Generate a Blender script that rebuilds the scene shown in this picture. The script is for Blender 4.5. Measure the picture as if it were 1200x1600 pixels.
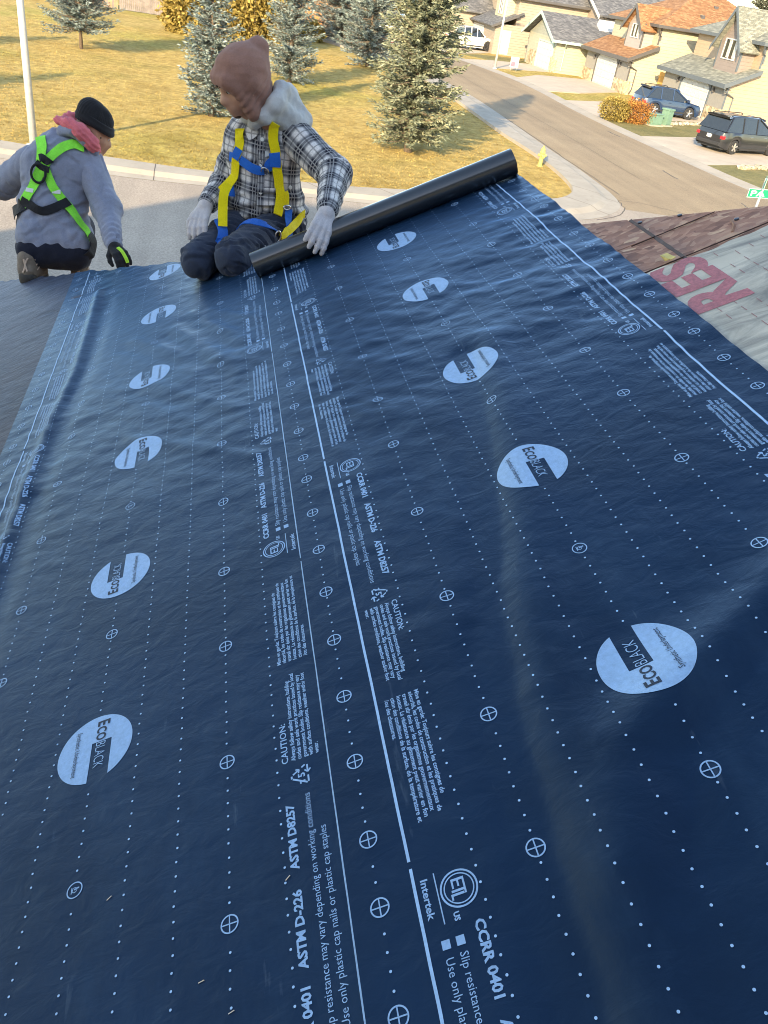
import bpy, bmesh, math, random
import numpy as np
from mathutils import Vector, Matrix
from mathutils.bvhtree import BVHTree
from mathutils.geometry import tessellate_polygon

for o in list(bpy.data.objects): bpy.data.objects.remove(o, do_unlink=True)
SC = bpy.context.scene
COL = SC.collection
R = math.radians
RND = random.Random(7)
NPR = np.random.default_rng(11)

# ------------------------------------------------------------------ camera
CAMH = 5.9
cam_d = bpy.data.cameras.new('camera'); cam = bpy.data.objects.new('camera', cam_d); COL.objects.link(cam)
cam_d.sensor_fit = 'VERTICAL'; cam_d.sensor_height = 36.0; cam_d.lens = 28.759
cam_d.clip_start = 0.05; cam_d.clip_end = 3000
cam.matrix_world = (Matrix.Translation((0, 0, CAMH)) @ Matrix.Rotation(-0.259741, 4, 'Z')
                    @ Matrix.Rotation(math.pi/2-0.585174, 4, 'X') @ Matrix.Rotation(0.162103, 4, 'Z'))
SC.camera = cam
SC.render.engine = 'CYCLES'; SC.cycles.filter_width = 1.0

# ------------------------------------------------------------------ sky and sun
SUN_AZ, SUN_EL = R(28.5), R(19.5)      # azimuth the light travels to, measured from +Y towards +X
world = bpy.data.worlds.new('World'); SC.world = world; world.use_nodes = True
wn = world.node_tree; wn.nodes.clear()
wo = wn.nodes.new('ShaderNodeOutputWorld'); wb = wn.nodes.new('ShaderNodeBackground'); ws = wn.nodes.new('ShaderNodeTexSky')
ws.sky_type = 'NISHITA'; ws.sun_disc = False; ws.sun_elevation = SUN_EL
ws.sun_rotation = SUN_AZ + math.pi
ws.altitude = 700; ws.air_density = 1.0; ws.dust_density = 0.7; ws.ozone_density = 1.0
wb.inputs['Strength'].default_value = 0.15
wn.links.new(ws.outputs[0], wb.inputs[0]); wn.links.new(wb.outputs[0], wo.inputs[0])
sun_d = bpy.data.lights.new('sun', 'SUN'); sun = bpy.data.objects.new('sun', sun_d); COL.objects.link(sun)
sun_d.energy = 2.75; sun_d.angle = R(0.53); sun_d.color = (1.0, 0.85, 0.61)
sdir = Vector((math.sin(SUN_AZ)*math.cos(SUN_EL), math.cos(SUN_AZ)*math.cos(SUN_EL), -math.sin(SUN_EL)))
sun.rotation_euler = sdir.to_track_quat('-Z', 'Y').to_euler()
sun.location = (-20, -40, 30)
SC.view_settings.view_transform = 'Standard'; SC.view_settings.look = 'None'
SC.view_settings.exposure = 1.95; SC.view_settings.gamma = 1.0
SC.view_settings.use_white_balance = True; SC.view_settings.white_balance_temperature = 7500; SC.view_settings.white_balance_tint = 10
SC.view_settings.use_curve_mapping = False

# ------------------------------------------------------------------ materials
def new_mat(name):
    m = bpy.data.materials.new(name); m.use_nodes = True
    nt = m.node_tree; b = nt.nodes['Principled BSDF']
    return m, nt, b
def nd(nt, t, **kw):
    n = nt.nodes.new(t)
    for k, v in kw.items():
        if k in n.inputs: n.inputs[k].default_value = v
        else: setattr(n, k, v)
    return n
def coords(nt, scale=1.0, kind='Object', rot=(0, 0, 0)):
    tc = nd(nt, 'ShaderNodeTexCoord'); mp = nd(nt, 'ShaderNodeMapping')
    mp.inputs['Scale'].default_value = (scale,)*3 if not hasattr(scale, '__len__') else scale
    mp.inputs['Rotation'].default_value = rot
    nt.links.new(tc.outputs[kind], mp.inputs[0]); return mp.outputs[0]
def noise(nt, vec, scale, detail=4, rough=0.6, dist=0.0):
    n = nd(nt, 'ShaderNodeTexNoise'); n.inputs['Scale'].default_value = scale; n.inputs['Detail'].default_value = detail
    n.inputs['Roughness'].default_value = rough; n.inputs['Distortion'].default_value = dist
    if vec is not None: nt.links.new(vec, n.inputs['Vector'])
    return n.outputs['Fac']
def ramp(nt, fac, stops):
    r = nd(nt, 'ShaderNodeValToRGB'); e = r.color_ramp.elements
    while len(e) < len(stops): e.new(0.5)
    for el, (p, c) in zip(e, stops):
        el.position = p; el.color = (c if len(c) == 4 else (*c, 1))
    nt.links.new(fac, r.inputs[0]); return r.outputs[0]
def mixc(nt, fac, a, b, mode='MIX'):
    m = nd(nt, 'ShaderNodeMix', data_type='RGBA', blend_type=mode)
    for s, v in ((m.inputs[0], fac), (m.inputs[6], a), (m.inputs[7], b)):
        if hasattr(v, 'is_linked'): nt.links.new(v, s)
        else: s.default_value = v if not hasattr(v, '__len__') else ((*v, 1) if len(v) == 3 else v)
    return m.outputs[2]
def math_n(nt, op, a, b=None, c=None):
    m = nd(nt, 'ShaderNodeMath', operation=op)
    for s, v in zip(m.inputs, (a, b, c)):
        if v is None: continue
        if hasattr(v, 'is_linked'): nt.links.new(v, s)
        else: s.default_value = v
    return m.outputs[0]
def bump(nt, b, h, strength=0.3, dist=0.01):
    n = nd(nt, 'ShaderNodeBump'); n.inputs['Strength'].default_value = strength; n.inputs['Distance'].default_value = dist
    nt.links.new(h, n.inputs['Height']); nt.links.new(n.outputs[0], b.inputs['Normal']); return n
def simple(name, col, rough=0.6, var=0.12, scale=6.0, metal=0.0, bmp=0.0, bscale=60.0, bdist=0.004, spec=0.5, coat=0.0):
    m, nt, b = new_mat(name)
    v = coords(nt)
    f = noise(nt, v, scale, 5)
    lo = [max(0, c*(1-var)) for c in col]; hi = [min(1, c*(1+var)) for c in col]
    nt.links.new(ramp(nt, f, [(0.3, lo), (0.7, hi)]), b.inputs['Base Color'])
    b.inputs['Roughness'].default_value = rough; b.inputs['Metallic'].default_value = metal
    b.inputs['Specular IOR Level'].default_value = spec; b.inputs['Coat Weight'].default_value = coat
    if bmp: bump(nt, b, noise(nt, v, bscale, 3), bmp, bdist)
    return m

# ------------------------------------------------------------------ object helpers
def link(o): COL.objects.link(o); return o
WL = {}            # world location of each object built here (parents are never rotated)
def place(o, loc, parent=None):
    loc = np.asarray(loc, float)
    if parent is not None:
        o.parent = parent; o.location = Vector(loc - WL[parent.name])
    else: o.location = Vector(loc)
    WL[o.name] = loc
def tag(o, label=None, cat=None, group=None, kind=None):
    if label: o['label'] = label
    if cat: o['category'] = cat
    if group: o['group'] = group
    if kind: o['kind'] = kind
    return o
def empty(name, loc, label=None, cat=None, group=None):
    o = link(bpy.data.objects.new(name, None)); o.empty_display_size = 0.2; place(o, loc)
    return tag(o, label, cat, group)
def mesh_obj(name, verts, faces, mat, parent=None, origin=None, smooth=False, mats=None, midx=None):
    verts = np.asarray(verts, float)
    if origin is None:
        origin = WL[parent.name] if parent is not None else np.array([*(verts[:, :2].min(0)+verts[:, :2].max(0))/2, verts[:, 2].min()])
    me = bpy.data.meshes.new(name)
    me.from_pydata((verts-np.asarray(origin)).tolist(), [], faces if isinstance(faces, list) else faces.tolist())
    for mm in (mats or [mat]): me.materials.append(mm)
    if midx is not None: me.polygons.foreach_set('material_index', np.asarray(midx, np.int32))
    if smooth: me.polygons.foreach_set('use_smooth', np.ones(len(me.polygons), bool))
    me.update()
    o = link(bpy.data.objects.new(name, me)); place(o, origin, parent); return o
def inst(src, name, parent, loc):
    o = link(bpy.data.objects.new(name, src.data)); place(o, loc, parent); return o

class MB:
    """collects polygons; build() links them as one mesh object"""
    def __init__(s): s.v = []; s.f = []
    def add(s, verts, faces):
        n = len(s.v); s.v += [tuple(map(float, q)) for q in verts]; s.f += [tuple(i+n for i in f) for f in faces]; return s
    def box(s, lo, hi, bev=0.0):
        (x0, y0, z0), (x1, y1, z1) = lo, hi
        if bev <= 0:
            return s.add([(x0, y0, z0), (x1, y0, z0), (x1, y1, z0), (x0, y1, z0), (x0, y0, z1), (x1, y0, z1), (x1, y1, z1), (x0, y1, z1)],
                         [(0, 3, 2, 1), (4, 5, 6, 7), (0, 1, 5, 4), (1, 2, 6, 5), (2, 3, 7, 6), (3, 0, 4, 7)])
        bm = bmesh.new(); bmesh.ops.create_cube(bm, size=1)
        bmesh.ops.scale(bm, verts=bm.verts, vec=(x1-x0, y1-y0, z1-z0)); bmesh.ops.translate(bm, verts=bm.verts, vec=((x0+x1)/2, (y0+y1)/2, (z0+z1)/2))
        bmesh.ops.bevel(bm, geom=bm.edges[:], offset=bev, segments=2, affect='EDGES', profile=0.6)
        s.bm(bm); return s
    def bm(s, bm, M=None):
        bm.verts.index_update()
        vs = [(M @ q.co if M else q.co) for q in bm.verts]
        s.add(vs, [tuple(q.index for q in f.verts) for f in bm.faces]); bm.free(); return s
    def prism(s, poly, vec):
        n = len(poly); p = [Vector(q) for q in poly]; q = [a+Vector(vec) for a in p]
        s.add(p+q, [tuple(range(n))[::-1], tuple(range(n, 2*n))]+[(i, (i+1) % n, (i+1) % n+n, i+n) for i in range(n)]); return s
    def tube(s, pts, rad, seg=8, cap=True):
        pts = [Vector(q) for q in pts]; rad = rad if hasattr(rad, '__len__') else [rad]*len(pts)
        vs = []; prev = None
        for i, q in enumerate(pts):
            t = (pts[min(i+1, len(pts)-1)]-pts[max(i-1, 0)]).normalized()
            a = t.orthogonal().normalized() if prev is None else (prev-t*prev.dot(t)).normalized()
            prev = a; bb = t.cross(a)
            vs += [q+rad[i]*(math.cos(k*2*math.pi/seg)*a+math.sin(k*2*math.pi/seg)*bb) for k in range(seg)]
        fs = [(i*seg+k, i*seg+(k+1) % seg, (i+1)*seg+(k+1) % seg, (i+1)*seg+k) for i in range(len(pts)-1) for k in range(seg)]
        if cap: fs += [tuple(range(seg))[::-1], tuple((len(pts)-1)*seg+k for k in range(seg))]
        return s.add(vs, fs)
    def build(s, name, mat, parent=None, origin=None, smooth=False):
        return mesh_obj(name, s.v, s.f, mat, parent, origin, smooth)

def weighted_smooth(o, angle=40):
    m = o.modifiers.new('edges', 'EDGE_SPLIT'); m.split_angle = R(angle); return o
def polyline_band(a, b):
    """quads between two polylines with the same number of points"""
    n = len(a); return [*a, *b], [(i, i+1, n+i+1, n+i) for i in range(n-1)]
def resample(pts, step):
    pts = np.asarray(pts, float); d = np.r_[0, np.cumsum(np.linalg.norm(np.diff(pts, axis=0), axis=1))]
    t = np.linspace(0, d[-1], max(2, int(d[-1]/step)+1)); return np.stack([np.interp(t, d, pts[:, k]) for k in range(pts.shape[1])], 1)
def catmull(pts, n=8):
    p = np.asarray(pts, float); p = np.vstack([2*p[0]-p[1], p, 2*p[-1]-p[-2]]); out = []
    for i in range(1, len(p)-2):
        for t in np.linspace(0, 1, n, endpoint=False):
            out.append(0.5*((2*p[i])+(-p[i-1]+p[i+1])*t+(2*p[i-1]-5*p[i]+4*p[i+1]-p[i+2])*t*t+(-p[i-1]+3*p[i]-3*p[i+1]+p[i+2])*t**3))
    out.append(p[-2]); return np.array(out)

# ================================================================== the roof being covered
TH = 0.4631436
CT, ST = math.cos(TH), math.sin(TH)
RO = np.array([0.238087, 0.0, CAMH-1.359256+0.238087*math.tan(TH)])
RU = np.array([CT, 0, ST]); RV = np.array([0, 1.0, 0]); RN = np.array([-ST, 0, CT])
W = 1.22; LAP = 0.1073; ADV = W-LAP
PER = 1.2385
def hip_v(u):
    x = RO[0]+np.asarray(u)*CT
    return 5.47-0.967*(x+1.30)
def far_z(y): return 5.425-0.517*(y-2.5)
def P(u, v, h=0.0):
    u = np.asarray(u, float); v = np.asarray(v, float); h = np.asarray(h, float)
    return RO+u[..., None]*RU+v[..., None]*RV+h[..., None]*RN

# --- smooth random field made of plane waves, and the folds of the sheets
_wv = []
for k in range(46):
    lam = 0.05*(1.06**k); ang = NPR.normal(0.35, 0.55) if k < 34 else NPR.uniform(0, 3.14)
    # crests run mostly across the roll
    _wv.append((2*math.pi/lam*math.sin(ang), 2*math.pi/lam*math.cos(ang), NPR.uniform(0, 6.28), 0.00036*lam**0.55/0.05**0.55))
def waves(u, v):
    s = np.zeros(np.broadcast(u, v).shape)
    for a, b, c, d in _wv: s += d*np.sin(a*u+b*v+c)
    return s
def ridge_line(u, v, pts, wid, amp, sharp=1.0):
    pts = np.asarray(pts, float); best = np.full(np.broadcast(u, v).shape, 9.0)
    for (a, b), (c, d) in zip(pts[:-1], pts[1:]):
        ex, ey = c-a, d-b; t = np.clip(((u-a)*ex+(v-b)*ey)/(ex*ex+ey*ey), 0, 1)
        best = np.minimum(best, np.hypot(u-a-t*ex, v-b-t*ey))
    return amp*np.exp(-(best/wid)**2*sharp)
def soft(g, lo=-0.0055, k=900.0):
    return lo+np.logaddexp(0, k*(g-lo))/k
def wr(u, v, sheet):
    u = np.asarray(u, float); v = np.asarray(v, float)
    m = 0.30+0.70/(1+np.exp(-(v-1.15)*3.2))
    patch = 0.55+0.45*np.sin(2.1*u+1.7*v+0.6)*np.sin(1.3*v-2.3*u+1.1)
    g = waves(u+0.37*sheet, v+1.9*sheet)*m*patch
    if sheet == 1: g *= 0.75
    if sheet == 0:          # right hand sheet
        g += ridge_line(u, v, [(0.60, 2.25), (0.55, 1.95), (0.46, 1.5), (0.36, 1.12), (0.325, 0.9), (0.31, 0.65), (0.28, 0.3), (0.2, -0.5)], 0.045, -0.0135)
        g += ridge_line(u, v, [(0.70, 2.3), (0.64, 1.9), (0.55, 1.45), (0.46, 1.1), (0.42, 0.9), (0.40, 0.65), (0.37, 0.3), (0.3, -0.5)], 0.06, 0.013)
        g += ridge_line(u, v, [(1.05, 1.12), (0.86, 0.985), (0.66, 0.90), (0.50, 0.80), (0.44, 0.62)], 0.06, 0.021)
        g += ridge_line(u, v, [(1.05, 0.98), (0.82, 0.86), (0.66, 0.77), (0.55, 0.60)], 0.055, -0.014)
        g += 0.006*np.exp(-((u-W+0.05)/0.09)**2)*np.sin(6.2*v+0.5)
        g += 0.012*np.exp(-((3.62-v)/0.12)**2)*0
        g *= np.clip((u+0.02)/0.2, 0.12, 1)
        return 0.0115+soft(g)
    if sheet == 1:          # left hand sheet, folds in its own u (0..W)
        g += ridge_line(u, v, [(0.225, 4.4), (0.232, 3.8), (0.235, 3.4), (0.195, 3.0), (0.175, 2.4), (0.165, 1.9), (0.15, 1.0)], 0.026, 0.014)
        g += ridge_line(u, v, [(0.30, 4.2), (0.30, 3.6), (0.27, 3.0), (0.245, 2.4), (0.23, 1.9), (0.22, 1.0)], 0.035, -0.006)
        # tension folds fanning out below the kneeling man
        for (a, b, c, d, am) in ((0.78, 3.55, 1.02, 3.02, .007), (0.70, 3.45, 0.98, 2.78, .006), (0.86, 3.5, 1.08, 3.2, .007), (0.6, 3.0, 1.0, 2.45, .005), (0.55, 2.6, 1.02, 2.15, .005), (0.5, 3.5, .78, 3.1, .005)):
            g += ridge_line(u, v, [(a, b), (c, d)], 0.028, am*0.75)-ridge_line(u, v, [(a-0.05, b-0.05), (c-0.05, d-0.05)], 0.028, am*0.5)
        return 0.006+soft(g*np.clip((W+0.02-u)/0.25, 0.12, 1)*np.clip((u+0.03)/0.1, 0.25, 1))
    return 0.0012+0.3*soft(g)
LEFT_U0 = -ADV

# --- materials of the roof
def sheet_mat(name, base, rough, dirt=0.0, sheen=(0.34, 0.60, 0.90), ior=1.29):
    m, nt, b = new_mat(name)
    v = coords(nt)
    f = noise(nt, v, 2.2, 6, 0.6)
    f2 = noise(nt, v, 38.0, 4, 0.65)
    lo = [c*0.8 for c in base]; hi = [c*1.25 for c in base]
    c = ramp(nt, f, [(0.3, lo), (0.7, hi)])
    if dirt:
        dmask = ramp(nt, noise(nt, v, 1.3, 7, 0.68, 0.6), [(0.42, (0, 0, 0)), (0.72, (dirt,)*3)])
        c = mixc(nt, dmask, c, (0.042, 0.024, 0.020))
    # pale dust rubbed into the weave
    dust = ramp(nt, noise(nt, coords(nt, (1.0, 0.35, 1.0)), 3.1, 8, 0.7), [(0.54, (0, 0, 0)), (0.8, (0.2,)*3)])
    c = mixc(nt, dust, c, (0.06, 0.12, 0.19))
    sc_ = ramp(nt, noise(nt, coords(nt, (9.0, 1.4, 9.0), rot=(0, 0, 0.35)), 2.6, 5, 0.62), [(0.66, (0, 0, 0)), (0.72, (0.35,)*3)])
    sc_ = mixc(nt, 1.0, sc_, ramp(nt, noise(nt, v, 1.1, 3), [(0.45, (0, 0, 0)), (0.62, (1, 1, 1))]), 'MULTIPLY')
    c = mixc(nt, sc_, c, (0.11, 0.145, 0.18))
    nt.links.new(c, b.inputs['Base Color'])
    rr = nd(nt, 'ShaderNodeMapRange'); rr.inputs[3].default_value = rough-0.06; rr.inputs[4].default_value = rough+0.12
    nt.links.new(f2, rr.inputs[0]); nt.links.new(rr.outputs[0], b.inputs['Roughness'])
    b.inputs['Specular IOR Level'].default_value = 0.12
    # crinkle and fine weave
    n1 = noise(nt, coords(nt, (1.0, 1.7, 1.0), rot=(0, 0, 0.5)), 15.0, 5, 0.55, 0.5)
    n2 = noise(nt, v, 420.0, 2, 0.5)
    h = math_n(nt, 'ADD', math_n(nt, 'MULTIPLY', n1, 1.0), math_n(nt, 'MULTIPLY', n2, 0.045))
    bp = bump(nt, b, h, 0.26, 0.012)
    # satin film coat, blue of the reflected sky put into its gloss tint
    gl_ = nd(nt, 'ShaderNodeBsdfGlossy'); gl_.inputs['Color'].default_value = (*sheen, 1); nt.links.new(rr.outputs[0], gl_.inputs['Roughness']); nt.links.new(bp.outputs[0], gl_.inputs['Normal'])
    fr_ = nd(nt, 'ShaderNodeFresnel'); fr_.inputs['IOR'].default_value = ior; nt.links.new(bp.outputs[0], fr_.inputs['Normal'])
    mx = nd(nt, 'ShaderNodeMixShader'); nt.links.new(fr_.outputs[0], mx.inputs[0]); nt.links.new(b.outputs[0], mx.inputs[1]); nt.links.new(gl_.outputs[0], mx.inputs[2])
    nt.links.new(mx.outputs[0], nt.nodes['Material Output'].inputs['Surface'])
    return m
M_SHEET = sheet_mat('underlayment_black', (0.0012, 0.0155, 0.043), 0.42)
M_OLD = sheet_mat('underlayment_weathered', (0.007, 0.010, 0.016), 0.5, 0.8, (0.42, 0.50, 0.68), 1.22)
def print_mat(name, col, blotch=0.25):
    m, nt, b = new_mat(name); v = coords(nt)
    f = noise(nt, v, 90.0, 4, 0.7)
    nt.links.new(ramp(nt, f, [(0.25, [c*(1-blotch) for c in col]), (0.7, col)]), b.inputs['Base Color'])
    b.inputs['Roughness'].default_value = 0.6
    bump(nt, b, noise(nt, v, 420.0, 2), 0.25, 0.003)
    return m
M_PRINT = print_mat('printed_pale_blue', (0.31, 0.49, 0.72))
M_PRINT2 = print_mat('printed_bright', (0.38, 0.58, 0.82))
M_INK = print_mat('printed_dark_text', (0.0012, 0.0155, 0.043))

def grid_sheet(name, mat, sheet, u0, usz, vends, v0, parent=None, origin=None, nu=120, nv=620, h0=0.0):
    uu = np.linspace(0, usz, nu); t = np.linspace(0, 1, nv)
    ve = np.broadcast_to(vends(uu+u0), uu.shape)
    U_, T = np.meshgrid(uu, t, indexing='ij'); V_ = v0+T*(ve[:, None]-v0)
    pts = P(U_+u0, V_, h0+wr(U_, V_, sheet)).reshape(-1, 3)
    i, j = np.meshgrid(np.arange(nu-1), np.arange(nv-1), indexing='ij'); a = (i*nv+j).ravel()
    f = np.stack([a, a+nv, a+nv+1, a+1], 1)
    return mesh_obj(name, pts, f, mat, parent, origin, True)

ROLL_V = 3.665
sheet_r = grid_sheet('underlayment_sheet', M_SHEET, 0, 0.0, W, lambda u: ROLL_V+0*u, -0.7, origin=P(0.6, 1.5), h0=0.0)
tag(sheet_r, 'dark blue printed underlayment sheet still on its roll, overlapping the sheet to its left', 'underlayment', 'printed underlayment sheets')
sheet_l = grid_sheet('underlayment_sheet', M_SHEET, 1, LEFT_U0, W, lambda u: hip_v(u)+0.012*np.sin(u*23)+0.008*np.sin(u*61), -0.7, origin=P(-0.5, 1.5))
tag(sheet_l, 'dark blue printed underlayment sheet between the greyed strip and the unrolled one', 'underlayment', 'printed underlayment sheets')
sheet_o = grid_sheet('underlayment_strip', M_OLD, 2, -3.55, 2.55, lambda u: hip_v(u)+0.01*np.sin(u*31)+0.012*np.sin(u*77+1), 0.8, origin=P(-2, 3), nu=110, nv=300, h0=0.0)
tag(sheet_o, 'greyed dirty underlayment strip under the boots of the crouching roofer', 'underlayment')

# --- roll: spiral of the remaining sheet
def roll():
    rad = 0.056; n = 64; mb = []
    us = np.linspace(-0.012, W-0.006, 60)
    ang = np.linspace(0, 2*math.pi, n, endpoint=False)
    c0 = 0.008+rad
    pts = []
    for u in us:
        rr = rad*(1+0.004*math.sin(u*9))
        for a in ang:
            pts.append(P(u, ROLL_V+rr*math.sin(a), c0-rr*math.cos(a)))
    fs = [(i*n+k, i*n+(k+1) % n, (i+1)*n+(k+1) % n, (i+1)*n+k) for i in range(len(us)-1) for k in range(n)]
    o = mesh_obj('roll', np.array(pts), fs, M_ROLL, sheet_r, None, True)
    # wound layers seen at both ends
    for uend, d in ((us[0], -1), (us[-1], 1)):
        pts = []; fs = []; turns = 9; m = turns*40
        for q in range(m+1):
            a = q/40*2*math.pi; r1 = rad*0.99-(rad-0.02)*(q/m)
            for rr in (r1, r1-0.0022):
                for uu in (uend-d*0.02, uend+d*(0.001+0.002*math.sin(q*.7)*0.5)):
                    pts.append(P(uu, ROLL_V+rr*math.sin(a), c0-rr*math.cos(a)))
            if q: 
                b0 = (q-1)*4; b1 = q*4
                fs += [(b0+1, b1+1, b1+3, b0+3), (b0, b1, b1+1, b0+1), (b0+2, b0+3, b1+3, b1+2)]
        mesh_obj('roll_end', np.array(pts), fs, M_ROLL, o)
    mb = MB(); mb.tube([P(-0.013, ROLL_V, c0), P(W-0.005, ROLL_V, c0)], 0.02, 20); mb.build('core_tube', simple('card_core', (0.25, 0.17, 0.10), 0.8), o)
m, nt, b = new_mat('roll_film')
vv = coords(nt); nt.links.new(ramp(nt, noise(nt, coords(nt, (1, 6, 6)), 5, 4), [(0.3, (0.005, 0.007, 0.009)), (0.7, (0.010, 0.012, 0.015))]), b.inputs['Base Color'])
b.inputs['Roughness'].default_value = 0.42; b.inputs['Specular IOR Level'].default_value = 0.4; b.inputs['Coat Weight'].default_value = 1.0; b.inputs['Coat Roughness'].default_value = 0.16; b.inputs['Coat IOR'].default_value = 1.6
bump(nt, b, noise(nt, coords(nt, (2, 30, 30)), 3.0, 3), 0.12, 0.004)
M_ROLL = m
roll()

# ------------------------------------------------------------------ print on the sheets
def text_mesh(body, size, align='LEFT', spacing=1.0, offset=0.0, sx=1.0):
    cu = bpy.data.curves.new('t', 'FONT'); cu.body = body; cu.size = size; cu.align_x = align; cu.space_character = spacing
    cu.offset = offset; cu.resolution_u = 2 if size < 0.03 else 4
    ob = bpy.data.objects.new('t', cu); me = bpy.data.meshes.new_from_object(ob)
    v = np.zeros(len(me.vertices)*3); me.vertices.foreach_get('co', v); v = v.reshape(-1, 3)[:, :2].copy(); v[:, 0] *= sx
    f = [tuple(p.vertices) for p in me.polygons]
    bpy.data.objects.remove(ob); bpy.data.curves.remove(cu); bpy.data.meshes.remove(me)
    return v, f
_tc = {}
def fit_text(body, length, size, offset=0.0):
    key = (body, length, size, offset)
    if key not in _tc:
        v, f = text_mesh(body, size, offset=offset)
        w = v[:, 0].max()-v[:, 0].min(); v[:, 0] = (v[:, 0]-v[:, 0].min())*(length/w)
        _tc[key] = (v, f)
    return _tc[key]
def cut_grid(v, f, step):
    """cut a flat mesh along a grid so it can follow the folds"""
    bm = bmesh.new(); bv = [bm.verts.new((q[0], q[1], 0)) for q in v]
    for q in f:
        try: bm.faces.new([bv[i] for i in q])
        except ValueError: pass
    for ax in (0, 1):
        lo, hi = v[:, ax].min(), v[:, ax].max()
        for c in np.arange(math.ceil(lo/step)*step, hi, step):
            co = [0, 0, 0]; co[ax] = c; no = [0, 0, 0]; no[ax] = 1
            bmesh.ops.bisect_plane(bm, geom=bm.verts[:]+bm.edges[:]+bm.faces[:], plane_co=co, plane_no=no)
    bm.verts.index_update()
    vv = np.array([q.co[:2] for q in bm.verts]); ff = [tuple(q.index for q in p.verts) for p in bm.faces]; bm.free(); return vv, ff
def put_print(name, parent, sheet, u0, v, f, mat, uc, vc, side, h=0.0009, smooth=False):
    """side 'L': text reads towards -v with its top to +u; side 'R': reads towards +v, top to -u"""
    v = np.asarray(v)
    if side == 'L': u = uc+v[:, 1]; w = vc-v[:, 0]
    else: u = uc-v[:, 1]; w = vc+v[:, 0]
    pts = P(u0+u, w, h+wr(u, w, sheet))
    return mesh_obj(name, pts, f, mat, parent)
def ring(r0, r1, n=28):
    a = np.linspace(0, 2*math.pi, n, endpoint=False)
    v = np.r_[np.c_[r0*np.cos(a), r0*np.sin(a)], np.c_[r1*np.cos(a), r1*np.sin(a)]]
    return v, [(k, (k+1) % n, n+(k+1) % n, n+k) for k in range(n)]
def rect(x0, y0, x1, y1): return np.array([(x0, y0), (x1, y0), (x1, y1), (x0, y1)], float), [(0, 1, 2, 3)]
def disc(x, y, r, n=16):
    a = np.linspace(0, 2*math.pi, n, endpoint=False); return np.c_[x+r*np.cos(a), y+r*np.sin(a)], [tuple(range(n))]
def bar2(x0, y0, x1, y1, w):
    d = np.array([x1-x0, y1-y0]); d /= np.linalg.norm(d); nrm = np.array([-d[1], d[0]])*w/2
    p, q = np.array([x0, y0]), np.array([x1, y1]); return np.array([p-nrm, q-nrm, q+nrm, p+nrm]), [(0, 1, 2, 3)]
def merge(*parts):
    vs = []; fs = []; n = 0
    for v, f in parts:
        vs.append(np.asarray(v)); fs += [tuple(i+n for i in q) for q in f]; n += len(v)
    return np.vstack(vs), fs
def shift(part, dx, dy, s=1.0): return np.asarray(part[0])*s+np.array([dx, dy]), part[1]

CROSS = merge(ring(0.0135, 0.0160), bar2(-0.0138, 0.0, 0.0138, 0.0, 0.0022), bar2(0, -0.0138, 0, -0.0013, 0.0022), bar2(0, 0.0013, 0, 0.0138, 0.0022))
NAIL = merge(ring(0.0138, 0.0160), ring(0.0042, 0.0054), disc(-0.004, 0, 0.0011), bar2(-0.001, 0.001, 0.009, 0.003, 0.003), bar2(-0.006, -0.0062, -0.006, 0.0062, 0.0016))
def logo_parts(rad=0.087):
    y0, y1, x0 = -0.0085, 0.0375, -0.015
    a1 = math.asin(y1/rad); a0 = math.asin(y0/rad)
    ang = np.linspace(a1, 2*math.pi+a0, 72)
    out = [(rad*math.cos(a), rad*math.sin(a)) for a in ang]+[(x0, y0), (x0, y1)]
    tri = tessellate_polygon([[Vector((*q, 0)) for q in out]])
    v, f = cut_grid(np.array(out), [tuple(t) for t in tri], 0.017)
    return v, f
LOGO = logo_parts()
LOGO_E = fit_text('E', 0.0145, 0.040, 0.0010); LOGO_CO = fit_text('CO', 0.036, 0.031, 0.0008)
LOGO_B = fit_text('BLACK', 0.066, 0.034, -0.0004)
LOGO_S = fit_text('Synthetic Underlayment', 0.118, 0.017)
ETL = merge(ring(0.0275, 0.0305, 40), ring(0.0225, 0.0245, 40),
            rect(-0.0135, 0.0075, -0.001, 0.0105), rect(-0.0135, -0.0015, -0.003, 0.0015), rect(-0.0135, -0.0105, -0.001, -0.0075), rect(-0.0165, -0.0105, -0.0125, 0.0105),
            rect(-0.0015, 0.0075, 0.0105, 0.0105), rect(0.001, -0.0125, 0.0048, 0.0075), rect(0.0068, -0.0145, 0.0106, 0.0068), rect(0.0106, -0.0145, 0.0165, -0.0115))
RECY = merge(bar2(-0.019, -0.013, -0.003, 0.015, 0.0035), bar2(-0.002, 0.017, 0.004, 0.017, 0.0035), bar2(0.006, 0.014, 0.013, 0.001, 0.0035), bar2(0.016, -0.004, 0.020, -0.011, 0.0035),
             bar2(0.019, -0.0155, 0.004, -0.0155, 0.0035), bar2(-0.004, -0.0155, -0.018, -0.0155, 0.0035), bar2(0.003, -0.0155, 0.009, -0.0095, 0.003), bar2(0.003, -0.0155, 0.009, -0.0215, 0.003),
             bar2(0.013, 0.001, 0.006, 0.003, 0.003), bar2(0.013, 0.001, 0.015, 0.008, 0.003), bar2(-0.013, -0.001, -0.013, -0.009, 0.003), bar2(-0.011, 0.001, -0.018, 0.000, 0.003), shift(fit_text('5', 0.009, 0.019, 0.0006), -0.0045, -0.009))
EN = ['Always follow safety instructions, building', 'codes and safe work practices issued by local', 'government bodies. Slip resistance may vary', 'with surface conditions, weather and/or foot', 'wear.']
ENL = [0.205, 0.222, 0.213, 0.214, 0.026]
FR = ['Mise en garde: Toujours suivre les consignes de', 's\u00e9curit\u00e9, les codes de construction et les pratiques de', 'travail s\u00fbr \u00e9mis par les organismes gouvernementaux', 'locaux. La r\u00e9sistance au glissement peut varier en fon', 'ction des conditions de la surface, de la temp\u00e9rature et', '/ou des chaussures.']
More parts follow.
